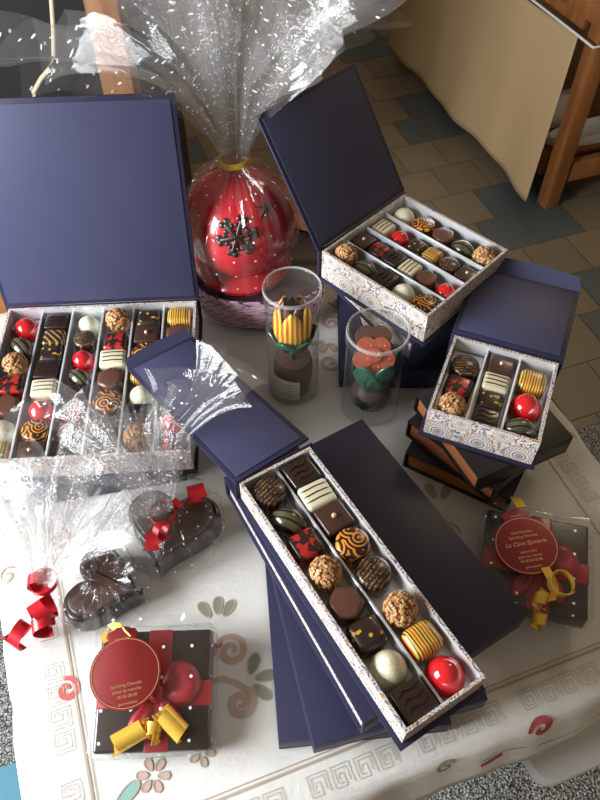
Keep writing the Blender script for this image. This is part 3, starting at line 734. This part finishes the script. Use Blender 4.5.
# ---------------------------------------------------------------- plastic tubes with chocolate flowers
def clear_tube(t, r, h, label_paper):
    vs, fs = [], []; n = 48
    prof = [(0, .0006), (r - .001, .0006), (r, .002), (r, h - .010), (r + .0012, h - .009), (r + .0012, h - .001), (r + .0005, h), (r * .93, h - .0015), (0, h - .002)]
    lathe('clear_cylinder', [p for p in prof[:4]] + [(r, h - .0008), (r - .0006, h)], 'clear_plastic', t, n, smooth=50).data.polygons
    return t
def cylinder_shell(t, r, h):
    n = 48
    def ring_mesh(name, prof, mat):
        vs, fs = [], []
        for rr, z in prof:
            for k in range(n): a = 2 * PI * k / n; vs.append((rr * math.cos(a), rr * math.sin(a), z))
        for i in range(len(prof) - 1):
            for k in range(n): fs.append((i * n + k, i * n + (k + 1) % n, (i + 1) * n + (k + 1) % n, (i + 1) * n + k))
        return raw(name, vs, fs, mat, t, 50)
    ring_mesh('clear_cylinder', [(r * .96, .0012), (r, .0022), (r, h - .002)], 'clear_plastic')
    ld = ring_mesh('clear_lid', [(.0004, h - .0026), (r * .95, h - .0026), (r * .965, h - .0006)], 'clear_plastic')
    e = ring_mesh('lid_rim', [(r * .965, h - .0006), (r * .985, h), (r + .0010, h), (r + .0014, h - .002), (r + .0014, h - .004)], 'rim_highlight'); e.parent = ld
    e = ring_mesh('lid_skirt', [(r + .0014, h - .004), (r + .0014, h - .016), (r + .0008, h - .0165)], 'clear_plastic'); e.parent = ld
    ring_mesh('clear_base', [(.0004, .0004), (r * .97, .0004), (r + .0010, .001), (r + .0010, .006)], 'clear_plastic')
def petal_mesh(name, L, wd, curve, mat, parent, mtx, lean=0, th=.0016, tip=1.0):
    """a cupped petal that rises from its foot"""
    vs, fs = [], []; NI, NJ = 10, 8
    for side in (0, 1):
        for i in range(NI + 1):
            t = i / NI; ww = wd * (math.sin(PI * (.18 + .82 * t) * .98) ** .75 if tip < 1.5 else min(1, .55 + t) * max(0.02, (1 - t ** 4)))
            for j in range(NJ + 1):
                s = j / NJ * 2 - 1; x = s * ww; y = -curve * (1 - s * s * .9) * math.sin(PI * min(t * .8 + .1, 1)) + lean * t * t
                vs.append(mtx @ Vector((x, y + (th if side else 0), L * t)))
    n = NJ + 1; off = (NI + 1) * n
    for i in range(NI):
        for j in range(NJ):
            a = (i * n + j, i * n + j + 1, (i + 1) * n + j + 1, (i + 1) * n + j); fs.append(a); fs.append(tuple(off + q for q in reversed(a)))
    bd = [j for j in range(n)] + [i * n + NJ for i in range(1, NI + 1)] + [NI * n + j for j in range(NJ - 1, -1, -1)] + [i * n for i in range(NI - 1, 0, -1)]
    for a, b in zip(bd, bd[1:] + bd[:1]): fs.append((a, off + a, off + b, b))
    nf = NI * NJ * 2; mi = [k % 2 if isinstance(mat, list) else 0 for k in range(nf)] + [0] * len(bd)
    return raw(name, vs, fs, mat, parent, 70, mi=mi)
def tulip_tube():
    t = thing('tulip_tube', 'clear tube holding a yellow striped chocolate tulip with green leaves', 'flower tube', (-.008, .545, .0002))
    cylinder_shell(t, .0292, .160)
    lathe('chocolate_foot', [(.017, .0014), (.0205, .004), (.0225, .025), (.0225, .045), (.020, .054), (.010, .058), (0, .0585)], 'cup_choc', t, 32)
    tube('stem', [(0, -.012, .046), (0, -.008, .058), (0, -.002, .075), (0, 0, .090)], .0022, 'leaf_dark', t)
    for k in range(6):
        a = R(60 * k + 10); m = Matrix.Translation((.007 * math.cos(a), .007 * math.sin(a), .070)) @ Matrix.Rotation(a + PI / 2, 4, 'Z') @ Matrix.Rotation(R(28), 4, 'X')
        petal_mesh('leaf', .034, .0145, .004, ['leaf_green', 'leaf_dark'], t, m, lean=-.004)
    for ring, n, r0, L in ((0, 5, .0175, .046), (1, 5, .0125, .049)):
        for k in range(n):
            a = R(360 / n * k - 90 + 36 * ring); m = Matrix.Translation((r0 * math.cos(a), r0 * math.sin(a), .088)) @ Matrix.Rotation(a + PI / 2, 4, 'Z') @ Matrix.Rotation(R(-3), 4, 'X')
            petal_mesh('petal', L, .0138 if ring == 0 else .011, .005, ['stripe_petal', 'milk_choc'] if ring == 0 else 'milk_choc', t, m)
    lathe('flower_heart', [(.004, .086), (.012, .088), (.0135, .096), (.0125, .112), (0, .113)], 'milk_choc', t, 20)
    # printed paper label wrapped round the foot
    vs, fs = [], []; n = 24
    for k in range(n + 1):
        a = R(168 + 118 * k / n)
        for rr, z in ((.0287, .010), (.0287, .050 - .010 * k / n)): vs.append((rr * math.cos(a), rr * math.sin(a), z))
    fs = [(2 * k, 2 * k + 2, 2 * k + 3, 2 * k + 1) for k in range(n)]
    lb = raw('paper_label', vs, fs, 'white_paper', t, 180); s = lb.modifiers.new('t', 'SOLIDIFY'); s.thickness = .0003; s.offset = -1
    vs, fs = [], []; rng = random.Random(5)
    for row in range(9):
        z = .0365 - .0026 * row; a = 205
        while a < 278:
            w = rng.uniform(3, 9)
            if rng.random() < .85:
                b = len(vs)
                for q in (a, a + w):
                    for zz in (z, z + .0009): vs.append((.0290 * math.cos(R(q)), .0290 * math.sin(R(q)), zz))
                fs.append((b, b + 2, b + 3, b + 1))
            a += w + 1.6
    raw('small_print', vs, fs, 'grey_print', lb)
tulip_tube()
def flower_tube():
    t = thing('flower_tube', 'clear tube holding an orange chocolate flower with yellow specks', 'flower tube', (.0805, .517, .0002))
    cylinder_shell(t, .0318, .126)
    bm = bmesh.new(); sphere_bm(bm, (0, 0, .0225), .022, 3, (1.05, 1.05, .95)); bmobj('chocolate_foot', bm, 'cup_choc', t, 180)
    tube('stem', [(0, -.004, .040), (0, -.004, .060), (0, -.006, .080)], .0025, 'leaf_dark', t)
    for k, (a, L, tl) in enumerate(((-120, .050, 13), (-62, .052, 12), (-5, .053, 9), (60, .044, 16), (120, .044, 16), (185, .053, 9))):
        a = R(a); m = Matrix.Translation((.009 * math.cos(a), .009 * math.sin(a), .038)) @ Matrix.Rotation(a + PI / 2, 4, 'Z') @ Matrix.Rotation(R(tl), 4, 'X')
        petal_mesh('leaf', L * 1.08, .0175, .005, ['leaf_green', 'leaf_dark'], t, m, lean=-.004)
    m = Matrix.Translation((-.006, -.012, .030)) @ Matrix.Rotation(R(-15), 4, 'Z') @ Matrix.Rotation(R(78), 4, 'X')
    petal_mesh('leaf', .024, .012, .004, ['leaf_green', 'leaf_dark'], t, m)
    tilt = Matrix.Translation((-.002, -.003, .088)) @ Matrix.Rotation(R(34), 4, 'X')
    def disc(name, x, y, z, r, mat, th=.004):
        prof = [(r * .9, 0), (r, th * .4), (r * .92, th), (0, th * 1.1)]; o = lathe(name, prof, mat, t, 28, (0, 0, 0), 60); o.matrix_local = tilt @ Matrix.Translation((x, y, z)); return o
    for a in (54, 126): disc('back_petal', .0125 * math.cos(R(a)), .0125 * math.sin(R(a)) + .0115, -.0040, .0125, 'milk_choc', .0055)
    for k in range(5):
        a = R(-90 + 72 * k); o = disc('petal', .0125 * math.cos(a), .0125 * math.sin(a), .0004 * k, .0108, 'petal_speck', .0045)
    disc('flower_centre', 0, .0, .0028, .0085, 'petal_speck', .006)
flower_tube()

# ---------------------------------------------------------------- woven basket and the wrapped sphere
def woven_basket():
    t = thing('woven_basket', 'purple woven palm basket under the wrapped red sphere', 'basket', (-.050, .700, .0004))
    def se(a, sx, sy, e=.72):
        c, s = math.cos(a), math.sin(a); return (sx * math.copysign(abs(c) ** e, c), sy * math.copysign(abs(s) ** e, s))
    def rim(r0, z): return [(se(2 * PI * k / 48, .082 * r0, .073 * r0) + (z,)) for k in range(48)]
    vs = []; fs = []
    for r0, z in ((.84, 0), (.90, .010), (.985, .030), (.99, .052), (.95, .056), (0.0001, .0565)): vs += rim(r0, z)
    n = 48
    for i in range(5):
        for k in range(n): fs.append((i * n + k, i * n + (k + 1) % n, (i + 1) * n + (k + 1) % n, (i + 1) * n + k))
    fs.append(tuple(reversed(range(n))))
    raw('basket_body', vs, fs, 'purple_dark', t, 50)
    # diagonal palm strips woven over the body
    vs, fs, uvs = [], [], []; NU, NZ = 34, 6
    for j in range(NZ):
        zc = .0140 + .0080 * j; da = 2 * PI / NU; lean = 1 if j % 2 == 0 else -1
        for k in range(NU):
            a0 = da * (k + .5 * (j % 2)); b = len(vs)
            for out in (.0, .030):
                for ua, uz in ((-.42 - .40 * lean, -.0041), (.30 - .40 * lean, -.0041), (.42 + .40 * lean, .0041), (-.30 + .40 * lean, .0041)):
                    zz = zc + uz * (1 if out == 0 else .82); r0 = .915 + .075 * min(1, max(0, zz) / .030) + out + .012 * (ua * lean)
                    x, y = se(a0 + ua * da * (1 if out == 0 else .9), .082 * r0, .073 * r0); vs.append((x, y, zz)); uvs.append((ua * .008, uz))
            fs.append((b + 4, b + 5, b + 6, b + 7)); fs += [(b + q, b + (q + 1) % 4, b + 4 + (q + 1) % 4, b + 4 + q) for q in range(4)]
    raw('woven_strips', vs, fs, 'weave', t, uvs=uvs)
    # coiled rim
    ring = []
    for k in range(97):
        x, y = se(2 * PI * k / 96, .082 * .985, .073 * .985); ring.append((x, y, .0565 + .0012 * math.sin(k * 2)))
    tube('basket_rim', ring, .0020, 'purple_dark', t)
woven_basket()

def film_fan(name, parent, org, axis, right, prm, mat='cellophane_sheet', seed=1, N=150, S=16, pleats=17, r0=.010):
    """gathered sheet of film that opens out of a tied neck: prm(theta) gives (length, opening angle)"""
    ax = Vector(axis).normalized(); rt = Vector(right); rt = (rt - ax * rt.dot(ax)).normalized(); up = ax.cross(rt)
    rng = random.Random(seed); ph = [rng.uniform(0, 6.28) for _ in range(6)]; amp = [rng.uniform(.6, 1.3) for _ in range(pleats + 1)]
    vs, fs, uvs = [], [], []
    for i in range(S + 1):
        s = i / S
        for k in range(N):
            th = 2 * PI * k / N; L, op = prm(th)
            pl = math.sin(pleats * th + ph[0] + 1.3 * math.sin(3 * th + ph[1])); pl = math.copysign(abs(pl) ** .7, pl)
            sm = math.sin(pleats * 2.3 * th + ph[2]) * .35
            o2 = op * (.25 + .75 * s ** .8) + (pl + sm) * .16 * (.35 + .65 * s) * amp[int(k / N * pleats)] + .05 * math.sin(5 * th + 7 * s + ph[3])
            tw = th + .05 * math.cos(pleats * th + ph[4]) * s
            d = s * L * (1 + .05 * math.sin(pleats * th * .5 + ph[5]))
            rr = r0 * (1 + .35 * pl) + d * math.sin(o2); q = Vector(org) + ax * (d * math.cos(o2)) + (rt * math.cos(tw) + up * math.sin(tw)) * rr
            q += Vector((noise.noise(q * 16), noise.noise(q * 16 + Vector((9, 0, 0))), noise.noise(q * 16 + Vector((0, 9, 0))))) * .012 * s
            q.z = max(q.z, .0016 + .004 * abs(pl) * s)
            vs.append(q); uvs.append(((.03 + s * L) * math.cos(th), (.03 + s * L) * math.sin(th)))
    for i in range(S):
        for k in range(N): fs.append((i * N + k, i * N + (k + 1) % N, (i + 1) * N + (k + 1) % N, (i + 1) * N + k))
    return raw(name, vs, fs, mat, parent, 32, uvs=uvs)
def film_skin(name, parent, prof, ctr, mat='cellophane', N=110, wr=11, amp=.05, seed=2, shape=None):
    """film drawn down over something; wrinkles run down from the neck"""
    rng = random.Random(seed); ph = [rng.uniform(0, 6.28) for _ in range(4)]; vs, fs, uvs = [], [], []
    P = []
    for a, b in zip(prof, prof[1:]):
        for q in range(4): P.append(tuple(a[i] + (b[i] - a[i]) * q / 4 for i in range(3)))
    P.append(prof[-1]); run = 0
    for i, (r, z, w) in enumerate(P):
        if i: run += math.hypot(r - P[i - 1][0], z - P[i - 1][1])
        for k in range(N):
            a = 2 * PI * k / N; rr = r * (shape(a) if shape else 1)
            wv = math.sin(wr * a + ph[0] + math.sin(2 * a + ph[1])) + .6 * math.sin(wr * 2.1 * a + ph[2])
            rr *= 1 + w * wv; p = Vector((ctr[0] + rr * math.cos(a), ctr[1] + rr * math.sin(a), ctr[2] + z))
            nn = noise.noise(p * 55) * .0030; p += Vector((math.cos(a), math.sin(a), .3)) * nn
            vs.append(p); uvs.append((a * .07, run))
    for i in range(len(P) - 1):
        for k in range(N): fs.append((i * N + k, i * N + (k + 1) % N, (i + 1) * N + (k + 1) % N, (i + 1) * N + k))
    return raw(name, vs, fs, mat, parent, 35, uvs=uvs)
def wrapped_sphere():
    t = thing('wrapped_sphere', 'large red chocolate sphere in dotted cellophane tied with yellow ribbon', 'wrapped chocolate', (-.071, .693, .0592))
    r = .0655; cz = .068
    bm = bmesh.new(); bmesh.ops.create_uvsphere(bm, u_segments=48, v_segments=28, radius=r)
    for v in bm.verts: v.co.z += cz
    bmobj('chocolate_sphere', bm, 'red_sphere', t, 180)
    lathe('ring_foot', [(.048, .0006), (.058, .002), (.060, .008), (.054, .016), (.046, .021), (.040, .019)], 'red_sphere', t, 40)
    ctr = Vector((0, 0, cz))
    def on(az, el, rr): return ctr + Vector((math.cos(el) * math.sin(az), -math.cos(el) * math.cos(az), math.sin(el))) * rr
    # black snowflake plaque on the front
    az0, el0 = R(2), R(22); n0 = on(az0, el0, 1) - ctr; ux = Vector((math.cos(az0), math.sin(az0), 0)); uy = n0.cross(ux)
    sn = bmesh.new()
    def blob(x, y, q, sc=1): 
        d = (n0 * r + ux * x + uy * y).normalized(); p = ctr + d * (r + .0012)
        k = bmesh.ops.create_icosphere(sn, subdivisions=2, radius=1); m = d.to_track_quat('Z', 'Y').to_matrix()
        for v in k['verts']: v.co = p + m @ Vector((v.co.x * q, v.co.y * q, v.co.z * .0016))
    for a in range(6):
        c, s = math.cos(R(60 * a + 12)), math.sin(R(60 * a + 12))
        for q in range(8): blob(c * (.0025 * q), s * (.0025 * q), .0030)
        blob(c * .0215 - s * .0034, s * .0215 + c * .0034, .0036); blob(c * .0215 + s * .0034, s * .0215 - c * .0034, .0036)
        blob(c * .013 - s * .0048, s * .013 + c * .0048, .0026); blob(c * .013 + s * .0048, s * .013 - c * .0048, .0026)
    bmobj('black_snowflake', sn, 'dark_choc', t, 180)
    st = bmesh.new(); d0 = on(R(40), R(42), 1) - ctr; mm = d0.to_track_quat('Z', 'Y').to_matrix(); pts = []
    cvt = [st.verts.new(ctr + d0 * (r + .004))]; rg = []
    for k in range(10):
        rr = .013 if k % 2 == 0 else .0052; a = R(36 * k); rg.append(st.verts.new(ctr + (d0 * r + mm @ Vector((rr * math.cos(a), rr * math.sin(a), 0))).normalized() * (r + .0014)))
    for k in range(10): st.faces.new((cvt[0], rg[k], rg[(k + 1) % 10]))
    rb = [st.verts.new(v.co - d0 * .0022) for v in rg]
    for k in range(10): st.faces.new((rg[k], rb[k], rb[(k + 1) % 10], rg[(k + 1) % 10]))
    bmobj('brown_star', st, 'milk_choc', t, 20)
    nz = .146
    film_skin('cellophane_wrap', t, [(.012, nz, .16), (.024, nz - .008, .16), (.043, nz - .022, .11), (.060, nz - .044, .055), (.0700, nz - .072, .022), (.0690, .050, .016), (.062, .020, .02), (.058, .002, .03), (.030, .0006, .0)], (0, 0, 0), wr=13)
    def prm(th):
        c, s = math.cos(th), math.sin(th)                        # 0 = right, pi/2 = away from the camera
        L = .192 + .045 * abs(math.cos(2 * th)) ** 3 * (1 if c < -.5 else .3) - .05 * max(0, -s)
        op = R(36) * abs(c) ** 1.3 + R(30) * max(0, s) + R(6) * max(0, -s)
        if c < -.3: L += .016 * -c; op += R(25) * (-c) ** 2
        return L, op
    film_fan('cellophane_fan', t, (0, .004, nz), (.02, .10, 1), (1, 0, 0), prm, seed=5, pleats=21, r0=.011, N=210)
    def prm2(th): c = math.cos(th); return .25 + .03 * max(0, c), R(8) + R(22) * max(0, c) + R(12) * max(0, -c)
    film_fan('cellophane_fan', t, (0, .004, nz), (.10, .12, 1), (1, 0, 0), prm2, seed=9, pleats=15, r0=.009, N=170)
    def prm3(th): c = math.cos(th); return .22 + .02 * math.sin(3 * th), R(8) + R(20) * abs(c)
    film_fan('cellophane_fan', t, (0, .004, nz), (.06, .10, 1), (1, 0, 0), prm3, seed=14, pleats=13, r0=.007, N=150)
    pts, ws = [], []
    for k in range(33): a = 2 * PI * k / 32; pts.append((.0165 * math.cos(a), .004 + .0150 * math.sin(a), nz + .001 + .002 * math.cos(a))); ws.append((0, 0, .0034))
    ribbon('ribbon_tie', pts, ws, 'yellow_ribbon', t)
wrapped_sphere()

# ---------------------------------------------------------------- heart boxes in tied cellophane
def heart_poly(wd, n=48):
    p = []
    for k in range(n):
        a = 2 * PI * k / n; p.append((wd / 32 * 16 * math.sin(a) ** 3, wd / 32 * (13 * math.cos(a) - 5 * math.cos(2 * a) - 2 * math.cos(3 * a) - math.cos(4 * a))))
    return p
def heart_box(label, loc, rz, wd, h, neck, axis, prm_list, curls, seed):
    t = thing('heart_box', label, 'wrapped chocolate', loc, rz)
    hp = heart_poly(wd); hp = hp[1:] if False else hp
    prism('chocolate_heart', list(reversed(hp)), .0008, h, 'dark_choc', t, .004, 50, 3)
    prism('lid_edge', [(x * .86, y * .86) for x, y in reversed(hp)], h, h + .003, 'brown_choc', t, .0015, 50)
    def shp(a):
        return 1 + .08 * math.sin(a) - .05 * math.cos(2 * a)
    film_skin('cellophane_wrap', t, [(.009, neck[2] - .001, .2), (.020, neck[2] - .006, .16), (wd * .40, h + .012, .09), (wd * .55, h * .7, .05), (wd * .57, .004, .03), (wd * .4, .0006, 0)], (0, 0, 0), wr=9, seed=seed, shape=shp)
    for k, (pf, ax2, pl) in enumerate(prm_list): film_fan('cellophane_fan', t, neck, ax2, (1, 0, 0), pf, seed=seed + 3 * k, pleats=pl, N=120, r0=.008)
    for args in curls: curl('curled_ribbon', *args[:6], 'red_ribbon', t, *args[6:])
    pts, ws = [], []
    for k in range(25): a = 2 * PI * k / 24; pts.append((neck[0] + .0125 * math.cos(a), neck[1] + .0125 * math.sin(a), neck[2])); ws.append((0, 0, .003))
    ribbon('ribbon_tie', pts, ws, 'red_ribbon', t)
def p1(th): return .135 + .025 * math.cos(2 * th), R(22) + R(14) * abs(math.cos(th))
def p2(th): return .12 + .02 * math.sin(3 * th), R(18) + R(12) * abs(math.cos(th))
heart_box('dark chocolate heart in cellophane with red curled ribbon beside the front stack', (-.128, .350, .0004), R(-8), .094, .026, (-.004, -.004, .050), (-.2, .75, .75),
          [(p1, (-.30, .80, .66), 13), (p2, (-.62, .6, .6), 9)],
          [((-.004, -.020, .050), (.8, -.5, .1), .0085, .0075, 1.3, .1), ((-.012, -.034, .046), (1, .2, .0), .0085, .008, 1.4, .5), ((.016, .020, .046), (.9, .35, .1), .0088, .0090, 1.9, .2), ((.006, .004, .052), (.6, .6, .2), .005, .006, 1.3, .2)], 21)
def p4(th): return .105 + .015 * math.sin(3 * th), R(16) + R(10) * abs(math.cos(th))
def p3(th): return .14 + .03 * math.cos(2 * th + .6), R(30) + R(16) * abs(math.cos(th))
heart_box('dark chocolate heart in cellophane with red bow at the left cloth edge', (-.186, .285, .0004), R(78), .078, .026, (-.014, .048, .038), (.2, .5, .8),
          [(p3, (.845, -.127, .60), 15), (p4, (.70, -.40, .60), 11), (p2, (.75, .25, .6), 9)],
          [((-.018, .052, .034), (.9, .3, .1), .010, .010, 1.3, .3), ((-.044, .046, .028), (.7, -.6, .1), .011, .013, 1.4, .9), ((-.060, .052, .018), (.3, .9, .2), .011, .012, 1.2, 2.0), ((-.052, .034, .024), (.9, .5, .2), .010, .012, 1.1, 1.0)], 33)

# ---------------------------------------------------------------- square chocolate gifts
def gift(label, loc, rot, tagpos, tagrot, lines, curls, loop, seed):
    t = thing('square_gift', label, 'wrapped chocolate', loc); t.rotation_euler = rot
    s, h = .0965, .022
    box('chocolate_slab', (0, 0, h / 2), (s, s, h), 'dark_choc', t, .0028, 3)
    bw = .0205
    box('red_band', (.004, 0, h - .002), (bw, s + .0008, .0062), 'red_choc', t, .0014); box('red_band', (0, -.004, h - .0021), (s + .0008, bw, .0060), 'red_choc', t, .0014)
    # moulded bow: two loops, two tails and a knot
    bm = bmesh.new()
    def lobe(cx, cy, rx, ry, rz_, ang):
        q = bmesh.ops.create_icosphere(bm, subdivisions=3, radius=1); ca, sa = math.cos(ang), math.sin(ang)
        for v in q['verts']:
            x, y, z = v.co; tp = .55 + .45 * min(1, (x + 1)); x2 = x * rx; y2 = y * ry * tp; z2 = max(0, z) * rz_ * (1 - .35 * (abs(y) < .25) * max(0, z)) * tp
            v.co = Vector((cx + ca * x2 - sa * y2, cy + sa * x2 + ca * y2, h + .0008 + z2))
    lobe(.022, .004, .018, .019, .0085, R(20)); lobe(-.016, .002, .019, .018, .0085, R(165)); lobe(.002, -.003, .008, .009, .010, 0)
    lobe(.016, -.022, .018, .008, .006, R(-60)); lobe(-.010, -.024, .018, .008, .006, R(-120))
    bmobj('moulded_bow', bm, 'red_choc', t, 60)
    # tag: a round disc with a scalloped crown
    tg = bpy.data.objects.new('gift_tag', None)
    pts = []
    rr = .0295
    for k in range(60):
        a = R(112 + 316 * k / 59); pts.append((rr * math.cos(a), rr * math.sin(a)))
    crown = [(.0118, .0285), (.0135, .0320), (.0115, .0355), (.0075, .0365), (.0035, .0385), (-.0035, .0385), (-.0075, .0365), (-.0115, .0355), (-.0135, .0320), (-.0118, .0285)]
    tg = prism('gift_tag', pts + crown, 0, .0009, 'tag_card', t, .0002); tg.location = tagpos; tg.rotation_euler = tagrot
    ring = [(.0278 * math.cos(R(6 * k)), .0278 * math.sin(R(6 * k)), .00105) for k in range(61)]
    ribbon('gold_ring', ring, [(.00025 * math.cos(R(6 * k)), .00025 * math.sin(R(6 * k)), 0) for k in range(61)], 'gold_foil', tg, .00008)
    for body, sz, y, sh in lines: text_mesh('gold_lettering', body, sz, (0, y, .00105), (0, 0, 0), 'gold_foil', tg, sh)
    for pts_, w_ in loop: ribbon('gold_loop', pts_, w_, 'gold_ribbon', t)
    for args in curls: curl('curled_ribbon', *args[:6], 'gold_ribbon', t, *args[6:])
    # tight film round the slab with a crumpled fold along one edge
    bm = bmesh.new(); add_box(bm, (0, 0, h / 2 + .0065), (s + .007, s + .007, h + .0125), .006, 4)
    bmesh.ops.subdivide_edges(bm, edges=bm.edges[:], cuts=3, use_grid_fill=True)
    for v in bm.verts:
        q = v.co * 38; v.co += Vector((noise.noise(q), noise.noise(q + Vector((7, 0, 0))), noise.noise(q + Vector((0, 7, 0))))) * .0026
        if v.co.z < .0003: v.co.z = .0003
    o = bmobj('cellophane_wrap', bm, 'cellophane_wrap', t, 35); metric_uv(o)
    vs, fs, uvs = [], [], []
    for j in range(5):
        for i in range(41):
            x = -s / 2 - .003 + (s + .006) * i / 40; q = j / 4
            vs.append((x, s / 2 + .003 + .012 * q, h * .9 - .006 * q + .004 * noise.noise(Vector((x * 60, q * 3, seed))) + .002 * math.sin(x * 300))); uvs.append((x, q * .012))
    for j in range(4):
        for i in range(40): fs.append((j * 41 + i, j * 41 + i + 1, j * 41 + 42 + i, j * 41 + 41 + i))
    raw('film_fold', vs, fs, 'cellophane', t, 35, uvs=uvs)
    return t
L1 = [('La Cave Epicerie', .0058, .002, .35), ('Une Selection', .0036, .0135, 0), ('Sparkling Chocolat', .0036, .0088, 0), ('epicerie fine', .0032, -.0065, 0), ('place du marche', .0034, -.0110, 0), ('00 00 00 00 00', .0034, -.0155, 0), ('gourmandise', .0030, -.0215, 0), ('chocolat', .0030, .0310, 0)]
L2 = [('Sparkling Chocolat', .0034, -.0095, 0), ('place du marche', .0036, -.0140, 0), ('00 00 00 00', .0034, -.0185, 0), ('gourmandise', .0030, -.0240, 0), ('chocolat', .0032, .0285, 0)]
gift('square chocolate gift lying at front left, round red tag over its bow', (-.1245, .1935, .0052), (R(12), 0, R(2)),
     (-.0215, .012, .0395), (R(-4), R(3), R(10)), L2,
     [((-.0035, -.030, .034), (-.86, -.42, -.05), .0076, .0095, 3.4, .6), ((.004, -.026, .033), (-.2, -.95, .0), .0068, .010, 1.5, 1.2), ((.010, -.019, .035), (.72, -.70, -.1), .0078, .0088, 3.1, .2)],
     [([(-.0395, .038, .037), (-.042, .042, .035), (-.0435, .047, .030), (-.039, .050, .030)], [(.003, .0015, 0)] * 4), ([(-.022, .044, .041), (-.027, .051, .037), (-.034, .0525, .032), (-.039, .0505, .030)], [(.0028, -.0025, 0)] * 4)], 3)
gift('square chocolate gift at the right cloth edge, red tag with gold script', (.2231, .3034, .0125), (R(1), R(-4), R(-14)),
     (-.011, .007, .0365), (R(2), 0, R(22)), L1,
     [((.020, -.026, .035), (.15, -.12, .98), .0098, .0075, 1.6, .3, .002), ((.006, -.036, .034), (-.25, -.9, -.3), .0058, .0105, 1.2, 1.0), ((.006, -.052, .026), (-.1, -.9, -.35), .0062, .0095, 1.3, 0.5)],
     [([(-.018, .046, .039), (-.021, .053, .037), (-.0235, .061, .031)], [(.0045, .0012, 0)] * 3), ([(.006, -.014, .041), (.012, -.022, .038), (.016, -.032, .0365), (.014, -.042, .034)], [(.0035, .0015, 0)] * 4)], 8)
